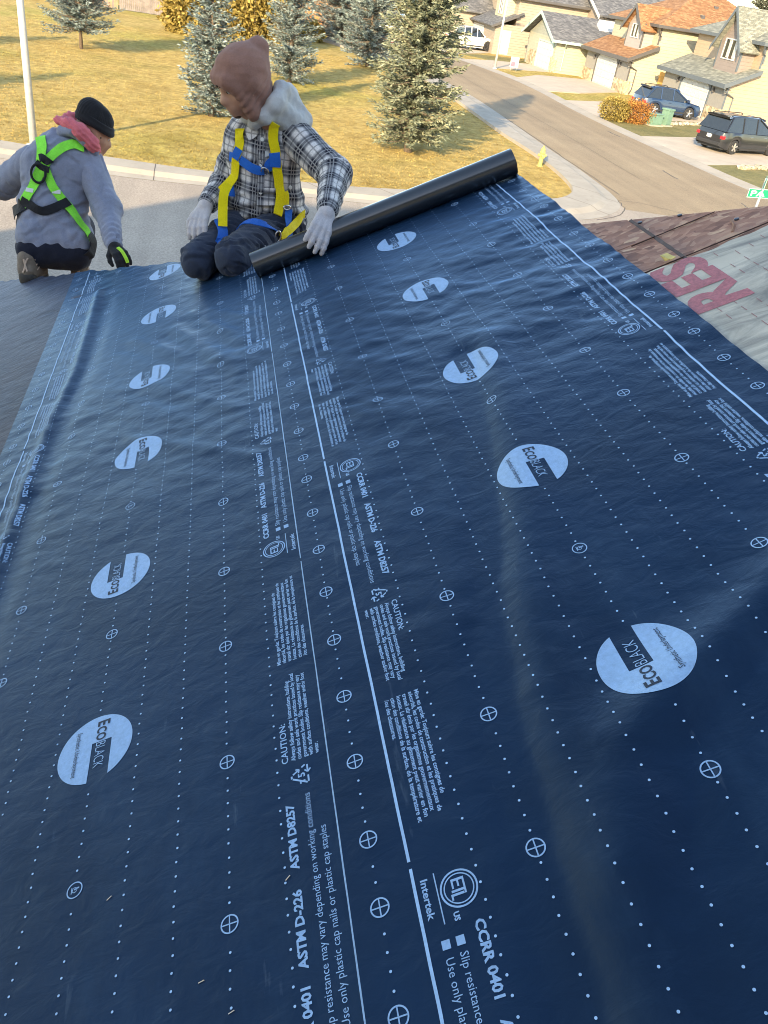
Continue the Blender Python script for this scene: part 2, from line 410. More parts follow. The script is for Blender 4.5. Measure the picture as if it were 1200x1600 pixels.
FRL = [0.238, 0.268, 0.263, 0.270, 0.276, 0.098]
def edge_block():
    """print beside the lap line: x = reading direction from the listing mark, y = distance from the sheet edge"""
    marks = [('listing_mark', shift(ETL, 0, 0.1755)),
             ('listing_name', shift(fit_text('Intertek', 0.066, 0.0165, 0.0004), -0.031, 0.1185)), ('listing_bar', rect(-0.036, 0.1405, 0.047, 0.1425)), ('listing_name', shift(fit_text('US', 0.014, 0.0125, 0.0005), 0.034, 0.158)),
             ('bullet', rect(0.069, 0.1525, 0.083, 0.1655)), ('bullet_text', shift(fit_text('Slip resistance may vary depending on working conditions', 0.405, 0.0185), 0.093, 0.1535)),
             ('bullet', rect(0.069, 0.1300, 0.083, 0.1430)), ('bullet_text', shift(fit_text('Use only plastic cap nails or plastic cap staples', 0.327, 0.0185), 0.096, 0.1310)),
             ('code_text', shift(fit_text('CCRR 0401', 0.113, 0.0215, 0.0008), 0.055, 0.186)), ('code_text', shift(fit_text('ASTM D-226', 0.128, 0.0215, 0.0008), 0.194, 0.186)), ('code_text', shift(fit_text('ASTM D8257', 0.128, 0.0215, 0.0008), 0.358, 0.186)),
             ('recycling_mark', shift(RECY, 0.540, 0.168)),
             ('caution_text', merge(shift(fit_text('CAUTION:', 0.096, 0.0185, 0.0003), 0.576, 0.1885), *[shift(fit_text(t, l, 0.0125, 0.0003), 0.576, 0.1735-0.0118*i) for i, (t, l) in enumerate(zip(EN, ENL))])),
             ('caution_text', merge(*[shift(fit_text(t, l, 0.0125, 0.0003), 0.835, 0.186-0.0122*i) for i, (t, l) in enumerate(zip(FR, FRL))]))]
    return marks
BLOCK = edge_block()
M_CROSS = {}
def cross_at(parent, sheet, u0, uu, vv, src='cross_mark'):
    # rigid small mark, turned to the local slope of the sheet
    key = src
    c = P(u0+uu, vv, 0.0012+wr(uu, vv, sheet))
    e = 0.012
    du = P(u0+uu+e, vv, wr(uu+e, vv, sheet))-P(u0+uu-e, vv, wr(uu-e, vv, sheet)); dv = P(u0+uu, vv+e, wr(uu, vv+e, sheet))-P(u0+uu, vv-e, wr(uu, vv-e, sheet))
    du /= np.linalg.norm(du); n = np.cross(du, dv); n /= np.linalg.norm(n); dv = np.cross(n, du)
    if key not in M_CROSS:
        v, f = CROSS if src == 'cross_mark' else NAIL
        me = bpy.data.meshes.new(src); me.from_pydata([(a, b, 0) for a, b in v], [], f); me.materials.append(M_PRINT); M_CROSS[key] = me
    o = link(bpy.data.objects.new(src, M_CROSS[key])); place(o, c, parent)
    o.rotation_euler = Matrix(np.array([du, dv, n]).T.tolist()).to_euler(); return o
def dots(parent, sheet, u0, uu, va, vb, skip):
    vs = np.arange(va, vb, 0.0278); vs = vs[[all(abs(q-s) > w for s, w in skip) for q in vs]] if len(skip) else vs
    if not len(vs): return
    n = 8; a = np.linspace(0, 2*math.pi, n, endpoint=False); r = 0.0023
    cu = uu+NPR.normal(0, 0.0004, len(vs))
    u = (cu[:, None]+r*np.cos(a)).ravel(); v = (vs[:, None]+r*np.sin(a)).ravel()
    hh = np.repeat(wr(cu, vs, sheet), n)+0.0013
    o = mesh_obj('dotted_line', P(u0+u, v, hh), [tuple(range(i*n, i*n+n)) for i in range(len(vs))], M_PRINT2, parent); o['kind'] = 'stuff'
def lap_line(parent, sheet, u0, uc, wid, va, vb, ticks):
    vs = np.arange(va, vb, 0.012); keep = [i for i in range(len(vs)-1) if all(abs(vs[i]+0.006-t) > 0.006 for t in ticks)]
    L_ = P(u0+uc-wid/2, vs, 0.0011+wr(np.full_like(vs, uc), vs, sheet)); R_ = P(u0+uc+wid/2, vs, 0.0011+wr(np.full_like(vs, uc), vs, sheet))
    n = len(vs); mesh_obj('lap_line', np.vstack([L_, R_]), [(i, n+i, n+i+1, i+1) for i in keep], M_PRINT2, parent)
def print_sheet(parent, sheet, u0, dv, vmin, vmaxf, hide_right):
    def vmax(u): return float(vmaxf(u0+u))-0.02
    ks = range(-2, 5)
    # listing marks and text beside both lap lines
    for k in ks:
        for side, v0, uu in (('L', 1.903, 0.0), ('R', 2.046, W)):
            for nm, (v, f) in BLOCK:
                vc = v0+dv+k*PER
                ext = (vc-v[:, 0].max(), vc-v[:, 0].min()) if side == 'L' else (vc+v[:, 0].min(), vc+v[:, 0].max())
                um = 0.17 if side == 'L' else W-0.17
                if ext[0] > vmax(um)-0.01 or ext[1] < vmin: continue
                if ext[1] > vmax(um):          # runs under the roll or over the hip: keep the part in view
                    vv = (vc-v[:, 0]) if side == 'L' else (vc+v[:, 0]); f = [q for q in f if max(vv[i] for i in q) < vmax(um)]
                put_print(nm, parent, sheet, u0, v, f, M_PRINT, uu, vc, side)
    tick_v = [1.969+dv+k*PER for k in ks]
    lap_line(parent, sheet, u0, LAP, 0.0052, vmin, vmax(LAP), tick_v)
    if hide_right: lap_line(parent, sheet, u0, W-LAP-0.0025, 0.0030, vmin, vmax(W-LAP), tick_v)
    else: lap_line(parent, sheet, u0, W-LAP, 0.0058, vmin, vmax(W-LAP), tick_v)
    # rows of dots and nailing marks
    e = [1.914-0.16*i for i in range(8)]
    for uu in (0.048, W-0.048):
        if hide_right and uu > 0.6: continue
        cs = [q+dv+k*PER for k in ks for q in e]; cs = [q for q in cs if vmin < q < vmax(uu)]
        for q in cs: cross_at(parent, sheet, u0, uu, q)
        dots(parent, sheet, u0, uu, vmin, vmax(uu), [(q, 0.022) for q in cs])
    logos = []
    for k in ks: logos += [(0.947+dv+k*PER, 'R'), (1.598+dv+k*PER, 'L')]
    logos = [(q, s) for q, s in logos if vmin < q < vmax(0.604)+0.06]
    for q, s in logos:
        f = LOGO[1]; g = lambda part: part
        vv = (q-LOGO[0][:, 0]) if s == 'L' else (q+LOGO[0][:, 0])
        f = [t for t in f if max(vv[i] for i in t) < vmax(0.604)+0.01]
        lo = put_print('brand_logo', parent, sheet, u0, LOGO[0], f, M_PRINT, 0.604, q, s)
        if q < vmax(0.604)-0.03:
            ink = merge(shift(LOGO_E, -0.071, 0.001), shift(LOGO_CO, -0.054, 0.001))
            put_print('logo_lettering', lo, sheet, u0, *ink, M_INK, 0.604, q, s, h=0.0018)
            put_print('logo_lettering', lo, sheet, u0, *shift(LOGO_S, -0.058, -0.048), M_INK, 0.604, q, s, h=0.0018)
            put_print('logo_lettering', lo, sheet, u0, *shift(LOGO_B, -0.0125, 0.001), M_PRINT, 0.604, q, s, h=0.0014)
    mid = [(0.947+0.330+dv+k*PER, 'nail_mark') for k in ks]+[(0.947+1.005+dv+k*PER, 'cross_mark') for k in ks]
    for q, s in mid:
        if vmin < q < vmax(0.604): cross_at(parent, sheet, u0, 0.604, q, s)
    dots(parent, sheet, u0, 0.604, vmin, vmax(0.604), [(q, 0.1) for q, _ in logos]+[(q, 0.022) for q, _ in mid])
    for uu, ph in ((0.307, 0.687), (0.907, 1.112)):
        st = (0, 0.27, 0.591, 0.910) if uu < 0.6 else (0, 0.325, 0.649, 0.919)
        cs = [ph+q+dv+k*PER for k in ks for q in st]; cs = [q for q in cs if vmin < q < vmax(uu)]
        for q in cs: cross_at(parent, sheet, u0, uu, q)
        dots(parent, sheet, u0, uu, vmin, vmax(uu), [(q, 0.022) for q in cs])
    for uu in (0.210, 0.408, 0.508, 0.706, 0.806, 1.008):
        lg = [(q, 0.072) for q, _ in logos] if uu in () else []
        dots(parent, sheet, u0, uu, vmin, vmax(uu), lg)
print_sheet(sheet_r, 0, 0.0, 0.0, 0.30, lambda u: ROLL_V, False)
print_sheet(sheet_l, 1, LEFT_U0, -0.376, 0.30, hip_v, True)

# staples shot through the sheets
M_STAPLE = simple('staple_steel', (0.75, 0.62, 0.5), 0.3, metal=0.7)
for i, (uu, vv, an) in enumerate(((-0.435, 0.86, 0.5), (-0.255, 0.66, 0.1), (-0.205, 0.60, 0.2), (-0.10, 0.78, 0.6), (-1.55, 3.05, 0.9), (-1.45, 3.6, 0.2), (-1.62, 2.7, 0.5))):
    mb = MB(); d = np.array([math.cos(an), math.sin(an)])*0.005
    hh = 0.001+float(wr(uu-LEFT_U0, vv, 1)) if uu > -1.1 else 0.004
    a = P(uu-d[0], vv-d[1], hh); b_ = P(uu+d[0], vv+d[1], hh+0.001)
    mb.tube([a-RN*0.004, a, b_, b_-RN*0.004], 0.0008, 6)
    tag(mb.build('staple', M_STAPLE), ['bright staple beside the lowest dotted line near the nail symbol', 'copper staple low between two dotted lines at the bottom edge', 'lowest copper staple left of the big code lettering', 'small staple lying on the working conditions text', 'staple near the middle of the greyed sheet', 'staple high on the greyed sheet below the boots', 'lowest staple on the greyed sheet at the left edge'][i], 'staple', 'staples in the underlayment')

# ------------------------------------------------------------------ the grey sheet with red lettering, upslope
m, nt, b = new_mat('grey_fleece'); v = coords(nt)
c = ramp(nt, noise(nt, v, 3.0, 7, 0.65), [(0.3, (0.52, 0.45, 0.345)), (0.7, (0.68, 0.60, 0.475))])
st = ramp(nt, noise(nt, coords(nt, (2.0, 7.0, 2.0), rot=(0, 0, -0.7)), 1.6, 7, 0.7, 0.8), [(0.42, (0, 0, 0)), (0.66, (0.85,)*3)])
c = mixc(nt, st, c, (0.19, 0.175, 0.155)); nt.links.new(c, b.inputs['Base Color']); b.inputs['Roughness'].default_value = 0.85
bump(nt, b, noise(nt, v, 160, 4, 0.7), 0.3, 0.003)
M_GREY = m
gv = np.linspace(-0.7, 2.352, 200); gu = np.linspace(1.10, 3.4, 110)
GU, GV = np.meshgrid(gu, gv, indexing='ij')
GV = GV-(GV > 2.34)*(0.012*np.maximum(0, np.sin(GU*19))+0.004*np.sin(GU*53))
def gh(u, v): return 0.001+0.3*soft(0.5*waves(u, v))
lim = np.minimum(GV, hip_v(GU)-0.01)
pts = P(GU, lim, gh(GU, lim)).reshape(-1, 3)
i, j = np.meshgrid(np.arange(len(gu)-1), np.arange(len(gv)-1), indexing='ij'); a = (i*len(gv)+j).ravel()
grey = mesh_obj('underlayment_sheet', pts, np.stack([a, a+len(gv), a+len(gv)+1, a+1], 1), M_GREY, None, P(1.6, 1.5), True)
tag(grey, 'light grey underlayment sheet with big red letters RES beside the bare boards', 'underlayment')
M_RED = print_mat('printed_red', (0.56, 0.16, 0.165), 0.5); M_RED2 = print_mat('printed_faded_red', (0.40, 0.17, 0.16), 0.4)
v, f = fit_text('RES', 0.345, 0.20, 0.008); 
v = v.copy(); v[:, 1] *= 1.08
v, f = cut_grid(v, f, 0.03)
u_ = 1.385-v[:, 1]; w_ = 2.005+v[:, 0]
mesh_obj('red_lettering', P(u_, w_, 0.0012+gh(u_, w_)), f, M_RED, grey)
for r, uu in enumerate(np.arange(1.282, 3.2, 0.05)):
    part = merge(*[rect(q, -0.0012, q+0.03, 0.0012) for q in np.arange(0.05+0.013*(r % 3), 2.32, 0.052) if q+0.03 < min(2.33, hip_v(uu)-0.02) and not (1.23 < uu < 1.39 and q > 1.99) and RND.random() > 0.25])
    u_ = uu-part[0][:, 1]; w_ = part[0][:, 0]
    mesh_obj('dash_line', P(u_, w_, 0.0011+gh(u_, w_)), part[1], M_RED2, grey)['kind'] = 'stuff'
# torn yellow scrap, roofing nails and a splinter on the boards
M_YEL = simple('yellow_paper', (0.66, 0.50, 0.16), 0.8, 0.15, 30)
pp = np.array([(1.285, 2.40), (1.30, 2.425), (1.335, 2.43), (1.345, 2.375), (1.338, 2.335), (1.318, 2.352), (1.306, 2.332), (1.290, 2.355)])
pp = pp.mean(0)+(pp-pp.mean(0))*0.62
hh = np.array([0.022, 0.012, 0.010, 0.008, 0.016, 0.008, 0.018, 0.010]); top = P(pp[:, 0], pp[:, 1], hh+0.002); bot = P(pp[:, 0], pp[:, 1], hh)
mesh_obj('paper_scrap', np.vstack([top, bot]), [tuple(range(8)), tuple(range(8, 16))[::-1]]+[(k, 8+k, 8+(k+1) % 8, (k+1) % 8) for k in range(8)], M_YEL)
tag(bpy.data.objects['paper_scrap'], 'torn scrap of yellow paper beside the top of the red letter S', 'paper scrap')

# ------------------------------------------------------------------ house under the roof: deck boards, walls, added shade block behind
HOUSE = empty('roofed_house', (0.6, 1.0, 0), 'house being roofed, bare brown board deck with two roofers on its hip', 'house')
m, nt, b = new_mat('oriented_strand_board'); v = coords(nt)
vo = nd(nt, 'ShaderNodeTexVoronoi', feature='F1'); vo.inputs['Scale'].default_value = 1.0
dv_ = nd(nt, 'ShaderNodeMapping'); dv_.inputs['Scale'].default_value = (32, 52, 32); dv_.inputs['Rotation'].default_value = (0, 0, 0.6)
tcx = nd(nt, 'ShaderNodeTexCoord'); nz = nd(nt, 'ShaderNodeTexNoise'); nz.inputs['Scale'].default_value = 2.5; nz.inputs['Detail'].default_value = 3
vm = nd(nt, 'ShaderNodeVectorMath', operation='MULTIPLY_ADD'); nt.links.new(tcx.outputs['Object'], nz.inputs['Vector'])
nt.links.new(nz.outputs['Color'], vm.inputs[0]); vm.inputs[1].default_value = (0.25, 0.25, 0.25); nt.links.new(tcx.outputs['Object'], vm.inputs[2])
nt.links.new(vm.outputs[0], dv_.inputs[0]); nt.links.new(dv_.outputs[0], vo.inputs['Vector'])
c = ramp(nt, vo.outputs['Color'], [(0.1, (0.22, 0.10, 0.066)), (0.4, (0.37, 0.175, 0.112)), (0.7, (0.48, 0.25, 0.16)), (0.95, (0.66, 0.42, 0.26))])
st = ramp(nt, noise(nt, v, 4.0, 6, 0.7), [(0.45, (0, 0, 0)), (0.68, (0.75,)*3)])
c = mixc(nt, st, c, (0.24, 0.135, 0.105)); nt.links.new(c, b.inputs['Base Color']); b.inputs['Roughness'].default_value = 0.85
bump(nt, b, math_n(nt, 'ADD', vo.outputs['Distance'], noise(nt, v, 40, 4)), 0.22, 0.004)
M_OSB = m
M_TAR = simple('seam_tar', (0.10, 0.075, 0.07), 0.8, 0.3, 20)
def clip(poly, fn):
    out = []
    for i in range(len(poly)):
        a, b_ = poly[i], poly[(i+1) % len(poly)]; fa, fb = fn(a), fn(b_)
        if fa >= 0: out.append(a)
        if (fa >= 0) != (fb >= 0): t = fa/(fa-fb); out.append((a[0]+t*(b_[0]-a[0]), a[1]+t*(b_[1]-a[1])))
    return out
EAVE_U = -4.1; RIDGE_U = 5.2
useams = [EAVE_U, -3.5, -2.3, -1.077, 0.143, 1.363, 2.583, 3.8, RIDGE_U]
for r in range(len(useams)-1):
    ua, ub = useams[r]+0.0025, useams[r+1]-0.0025
    vs = [-2.6, -0.1, 2.3585, 2.5955, 5.0, 7.4, 10] if r in (4, 5) else [-2.6, -1.2+0.6*(r % 2), 1.24+0.6*(r % 2), 3.68+0.6*(r % 2), 6.1, 8.6, 10.5]
    for q in range(len(vs)-1):
        poly = clip([(ua, vs[q]+0.002), (ub, vs[q]+0.002), (ub, vs[q+1]-0.002), (ua, vs[q+1]-0.002)], lambda t: float(hip_v(t[0]))-t[1])
        if len(poly) < 3: continue
        pa = np.array(poly); n = len(pa)
        lift = 0.0015*RND.random(); top = P(pa[:, 0], pa[:, 1], np.full(n, -0.009+lift)); bot = P(pa[:, 0], pa[:, 1], np.full(n, -0.021))
        mesh_obj('deck_board', np.vstack([top, bot]), [tuple(range(n)), tuple(range(n, 2*n))[::-1]]+[(k, n+k, n+(k+1) % n, (k+1) % n) for k in range(n)], M_OSB, HOUSE)
# tar lines over two seams in view
mb = MB()
for (ua, va, ub, vb, wd) in ((1.363, 2.335, 1.363, 2.785, 0.011), (1.28, 2.58, 1.58, 2.595, 0.0045), (1.222, 2.366, 1.66, 2.384, 0.0035)):
    d = np.array([ub-ua, vb-va]); d /= np.linalg.norm(d); nr = np.array([-d[1], d[0]])*wd/2; L_ = []; n = 14
    for t in np.linspace(0, 1, n):
        k = 0.6+0.5*RND.random(); c0 = np.array([ua+(ub-ua)*t, va+(vb-va)*t]); L_ += [P(*(c0-nr*k), -0.0008), P(*(c0+nr*k), -0.0065)]
    mb.add(L_, [(2*q, 2*q+1, 2*q+3, 2*q+2) for q in range(n-1)])
mb.build('seam_line', M_TAR, HOUSE)
M_NAILH = simple('nail_head', (0.10, 0.10, 0.11), 0.4, metal=0.8)
for (uu, vv) in ((1.496, 2.676), (1.38, 2.74), (1.60, 2.49), ):
    mb = MB(); mb.tube([P(uu, vv, -0.012), P(uu, vv, -0.004), P(uu, vv, -0.003)], [0.007, 0.008, 0.005], 12); mb.build('nail_head', M_NAILH, HOUSE)
mb = MB(); mb.tube([P(1.545, 2.415, -0.004), P(1.57, 2.45, -0.002), P(1.585, 2.50, -0.003)], [0.002, 0.004, 0.002], 5); tag(mb.build('wood_splinter', simple('splinter', (0.33, 0.17, 0.10), 0.8)), 'thin brown wood splinter lying on the bare deck boards', 'splinter')
# far hip face, fascia and walls
ux0 = RO[0]+EAVE_U*CT; ez = float(P(EAVE_U, 0)[2]); ey = 5.47-0.967*(ux0+1.30); rx = RO[0]+RIDGE_U*CT; ry = 5.47-0.967*(rx+1.30); rz_ = float(P(RIDGE_U, 0)[2])
rx2 = 2*rx-ux0
mb = MB(); off = np.array([0, 0, -0.012]); A_, B_, C_ = np.array([ux0, ey, ez]), np.array([rx2, ey, ez]), np.array([rx, ry, rz_])
mb.add([A_+off, B_+off, C_+off], [(0, 1, 2)])
mb.build('hip_face', M_OSB, HOUSE)
mb = MB(); mb.add([(rx2, -2.6, ez), (rx2, ey, ez), (rx, ry, rz_-0.004), (rx, -2.6, rz_-0.004)], [(0, 1, 2, 3)]); mb.build('far_slope', M_OSB, HOUSE)
M_WHITEP = simple('white_paint', (0.72, 0.72, 0.70), 0.5, 0.05)
def siding(name, col, pitch=0.13, axis=2):
    m, nt, b = new_mat(name); v = coords(nt)
    c = ramp(nt, noise(nt, v, 1.4, 5), [(0.3, [q*0.93 for q in col]), (0.7, [min(1, q*1.05) for q in col])])
    sp = nd(nt, 'ShaderNodeSeparateXYZ'); nt.links.new(v, sp.inputs[0])
    fr = math_n(nt, 'FRACT', math_n(nt, 'MULTIPLY', sp.outputs[axis], 1/pitch))
    nt.links.new(c, b.inputs['Base Color']); b.inputs['Roughness'].default_value = 0.55
    bump(nt, b, math_n(nt, 'SUBTRACT', 1.0, fr), 1.0, 0.025); return m
M_SIDE_TAN = siding('siding_tan', (0.50, 0.37, 0.24))
mb = MB()
mb.box((ux0+0.5, -2.6, 0), (rx2-0.5, ey-0.5, ez-0.05)); mb.build('wall', M_SIDE_TAN, HOUSE)
mb = MB(); mb.box((ux0-0.03, -2.6, ez-0.2), (ux0, ey+0.03, ez-0.012)); mb.box((ux0, ey, ez-0.2), (rx2, ey+0.03, ez-0.012)); mb.build('fascia', M_WHITEP, HOUSE)
# unseen block added behind the camera, sized so its roof shades this slope
bx0, bx1, by0, by1, beave, brid, bry = -16.2, 3.0, -10.6, -2.6, 8.4, 12.2, -6.4
mb = MB(); mb.box((bx0, by0, 0), (bx1, by1, beave)); mb.add([(bx0, by0, beave), (bx0, by1, beave), (bx0, bry, brid-0.1), (bx1, by0, beave), (bx1, by1, beave), (bx1, bry, brid-0.1)], [(0, 1, 2), (3, 5, 4)])
mb.build('upper_wall', M_SIDE_TAN, HOUSE)  # walls of the added shade block
mb = MB()
mb.add([(bx0-0.3, by1+0.4, beave-0.35), (bx1+0.3, by1+0.4, beave-0.35), (bx1+0.3, bry, brid), (bx0-0.3, bry, brid), (bx1+0.3, by0-0.4, beave-0.35), (bx0-0.3, by0-0.4, beave-0.35)], [(0, 1, 2, 3), (3, 2, 4, 5)])
mb.build('upper_roof', M_TAR, HOUSE)  # roof of the added shade block, ridge set by the shadow it throws
mb = MB()
for x in (-14, -9.5, -5, -0.5): mb.box((x-0.6, by1, 4.9), (x+0.6, by1+0.03, 6.2))
mb.build('shade_block_window', M_WHITEP, HOUSE)  # window boxes on the added shade block

# ================================================================== ground, roads, kerbs
def asphalt(name, a, b2):
    m, nt, b = new_mat(name); v = coords(nt)
    c = ramp(nt, noise(nt, v, 0.35, 6, 0.6), [(0.3, a), (0.7, b2)])
    sp = ramp(nt, noise(nt, v, 22.0, 3, 0.8), [(0.35, (0.72,)*3), (0.65, (1.25,)*3)])
    c = mixc(nt, 1.0, c, sp, 'MULTIPLY')
    tr = ramp(nt, noise(nt, coords(nt, (0.9, 0.03, 1)), 1.0, 4), [(0.4, (0.9,)*3), (0.6, (1.08,)*3)])
    c = mixc(nt, 1.0, c, tr, 'MULTIPLY')
    nt.links.new(c, b.inputs['Base Color']); b.inputs['Roughness'].default_value = 0.88
    bump(nt, b, noise(nt, v, 60, 3), 0.5, 0.01); return m
M_ROAD = asphalt('asphalt_sunlit', (0.28, 0.20, 0.118), (0.34, 0.25, 0.15))  # side street asphalt, warm tone of sunlight put into the colour
M_ROADF = asphalt('asphalt_shaded', (0.33, 0.27, 0.215), (0.41, 0.34, 0.27))  # front road copy, lifted tone of its shade put into the colour
def concrete(name, col):
    m, nt, b = new_mat(name); v = coords(nt)
    c = ramp(nt, noise(nt, v, 0.9, 7, 0.62), [(0.25, [q*0.82 for q in col]), (0.75, [q*1.1 for q in col])])
    d = ramp(nt, noise(nt, v, 5.0, 6, 0.75, 0.4), [(0.55, (1,)*3), (0.8, (0.72, 0.69, 0.65))])
    nt.links.new(mixc(nt, 1.0, c, d, 'MULTIPLY'), b.inputs['Base Color']); b.inputs['Roughness'].default_value = 0.85
    bump(nt, b, noise(nt, v, 40, 4), 0.3, 0.006); return m
M_CONC = concrete('concrete', (0.40, 0.35, 0.285)); M_DRIVE = concrete('driveway_concrete', (0.53, 0.44, 0.34))
M_JOINT = simple('concrete_joint', (0.12, 0.10, 0.085), 0.9)
m, nt, b = new_mat('dry_lawn'); v = coords(nt)
c = ramp(nt, noise(nt, v, 0.28, 6, 0.62), [(0.30, (0.40, 0.285, 0.095)), (0.50, (0.55, 0.405, 0.15)), (0.72, (0.36, 0.285, 0.09))])
f = ramp(nt, noise(nt, v, 2.3, 6, 0.75), [(0.3, (0.56, 0.52, 0.46)), (0.62, (1.15,)*3)])
g = ramp(nt, noise(nt, v, 0.06, 3), [(0.50, (1, 1, 1)), (0.72, (0.72, 0.92, 0.6))])
c = mixc(nt, 1.0, mixc(nt, 1.0, c, f, 'MULTIPLY'), g, 'MULTIPLY')
nt.links.new(c, b.inputs['Base Color']); b.inputs['Roughness'].default_value = 0.95; b.inputs['Specular IOR Level'].default_value = 0.1
bump(nt, b, noise(nt, v, 7, 6, 0.8), 1.0, 0.10)
M_LAWN = m
S = 420.0
ground = mesh_obj('ground', [(-S, -S, 0), (S, -S, 0), (S, S*2, 0), (-S, S*2, 0)], [(0, 1, 2, 3)], M_LAWN, None, (0, 0, 0)); tag(ground, kind='structure')
# kerb line of the park corner: gutter edge (road side) and back edge (grass side)
gut = catmull([(-40, 36.0), (-22, 31.2), (-12, 28.2), (-6, 25.75), (-2.6, 24.95), (0, 24.8), (5, 24.6), (8.5, 24.6), (11.3, 25.1), (13.2, 26.5), (14.3, 28.6), (14.75, 33), (14.9, 38.4), (15.2, 46), (15.3, 54), (14.6, 62), (12.8, 70), (9.5, 78), (5, 86), (-2, 96)], 7)
back = catmull([(-40, 37.4), (-22, 32.6), (-12, 29.6), (-6, 27.3), (-2.7, 26.55), (0, 26.1), (4, 26.0), (7.6, 26.7), (10.6, 27.0), (12.1, 28.0), (13.0, 30.2), (13.4, 34.9), (13.3, 40.1), (13.4, 46), (13.4, 54), (12.7, 62), (10.9, 70), (7.6, 78), (3.1, 86), (-4, 96)], 7)
def strip(name, a, b_, za, zb, mat, parent=None, kind=None, sub=1):
    rows = []
    for t in np.linspace(0, 1, sub+1): rows.append(np.c_[a*(1-t)+b_*t, np.full(len(a), za*(1-t)+zb*t)])
    n = len(a); v = np.vstack(rows); f = [(r*n+i, r*n+i+1, (r+1)*n+i+1, (r+1)*n+i) for r in range(sub) for i in range(n-1)]
    o = mesh_obj(name, v, f, mat, parent, None if parent else (0, 0, 0), False)
    if kind: tag(o, kind=kind)
    return o
def lerp(a, b_, t): return a*(1-t)+b_*t
pav = strip('pavement', lerp(gut, back, 0.42), back, 0.125, 0.135, M_CONC, None, 'structure')
strip('kerb', lerp(gut, back, 0.26), lerp(gut, back, 0.42), 0.035, 0.125, M_CONC, pav)
strip('gutter', gut, lerp(gut, back, 0.26), 0.013, 0.035, M_CONC, pav)
strip('pavement_edge', back, back*1.0+0.0, 0.135, -0.02, M_CONC, pav)
# joints across the pavement
mb = MB(); acc = 0
for i in range(1, len(gut)):
    acc += np.linalg.norm(gut[i]-gut[i-1])
    if acc > 2.2 and -14 < gut[i][0]:
        acc = 0; d = gut[i]-gut[i-1]; d /= np.linalg.norm(d); wd = 0.012
        for (t0, z0, t1, z1) in ((0, .016, .26, .038), (.26, .038, .42, .128), (.42, .128, 1, .138)):
            p0, p1 = lerp(gut[i], back[i], t0), lerp(gut[i], back[i], t1)
            mb.add([(*(p0-d*wd), z0+.002), (*(p0+d*wd), z0+.002), (*(p1+d*wd), z1+.002), (*(p1-d*wd), z1+.002)], [(0, 1, 2, 3)])
mb.build('pavement_joint', M_JOINT, pav)['kind'] = 'stuff'
# side street and street in front of the house
rk = catmull([(24.5, 25.5), (22.9, 31), (22.3, 34.5), (22.1, 38), (21.9, 42), (21.7, 48), (21.8, 54), (22.1, 60), (22.0, 66), (21.3, 71.5), (20.2, 77), (17.5, 84), (12, 92), (4, 102)], 6)
rkb = rk+np.array([0.75, 0.25])
gl = resample(gut[[np.argmin(np.abs(gut[:, 1]-27.5)+np.abs(gut[:, 0]-13.8)) + k for k in range(0, 1)][0]:], 1.0)
def side_road():
    a = np.array([(14.0, 27.3)]+[tuple(q) for q in gut if q[1] > 28.0 and q[0] > -1]); a = resample(a, 1.2); b_ = resample(rk, 1.2); n = 60
    a = np.stack([np.interp(np.linspace(0, 1, n), np.linspace(0, 1, len(a)), a[:, k]) for k in (0, 1)], 1)
    b_ = np.stack([np.interp(np.linspace(0, 1, n), np.linspace(0, 1, len(b_)), b_[:, k]) for k in (0, 1)], 1)
    return strip('road', a+np.array([-0.0, 0]), b_, 0.012, 0.012, M_ROAD, None, 'structure')
side_road()
fr = np.array([q for q in gut if q[1] < 28.7 or q[0] < -5]); fr = fr[fr[:, 0] < 14.4]
fr = np.vstack([fr, [(18, 28.2), (22.9, 31), (24.5, 27.0), (60, 26.0)]]); near = fr.copy(); near[:, 1] = np.minimum(fr[:, 1]-13, 12.2)
strip('road', near, fr, 0.008, 0.008, M_ROADF, None, 'structure')
rp = strip('pavement', rk, lerp(rk, rkb, 0.35), 0.014, 0.03, M_CONC, None, 'structure')
strip('kerb', lerp(rk, rkb, 0.35), rkb, 0.03, 0.10, M_CONC, rp)
mb = MB()   # sealed cracks and stains on the side street
def crack(pts, w):
    p = catmull(pts, 5); p = p+NPR.normal(0, 0.02, p.shape); n = len(p)
    d = np.gradient(p, axis=0); d /= np.linalg.norm(d, axis=1)[:, None]+1e-9; nr = np.c_[-d[:, 1], d[:, 0]]*w
    mb.add([(*q, 0.0165) for q in p-nr]+[(*q, 0.0165) for q in p+nr], [(i, i+1, n+i+1, n+i) for i in range(n-1)])
crack([(14.3, 28.6), (15.2, 28.5), (16.4, 27.6), (17.8, 27.1)], 0.015); crack([(14.3, 28.6), (14.1, 27.6), (13.4, 26.4), (12.2, 25.4)], 0.02)
crack([(19.4, 34), (19.5, 35.6)], 0.04); crack([(20.2, 29.5), (20.4, 30.5)], 0.03); crack([(17.2, 33), (17.4, 45), (17.3, 60), (17.6, 70)], 0.012); crack([(14.95, 36.5), (15.0, 38.4), (15.2, 46)], 0.03)
crack([(14.8, 29.6), (14.85, 33), (14.9, 36.5)], 0.022); crack([(21.1, 44), (21.0, 45.6)], 0.05)
mb.build('road_crack', M_JOINT, bpy.data.objects['road'])
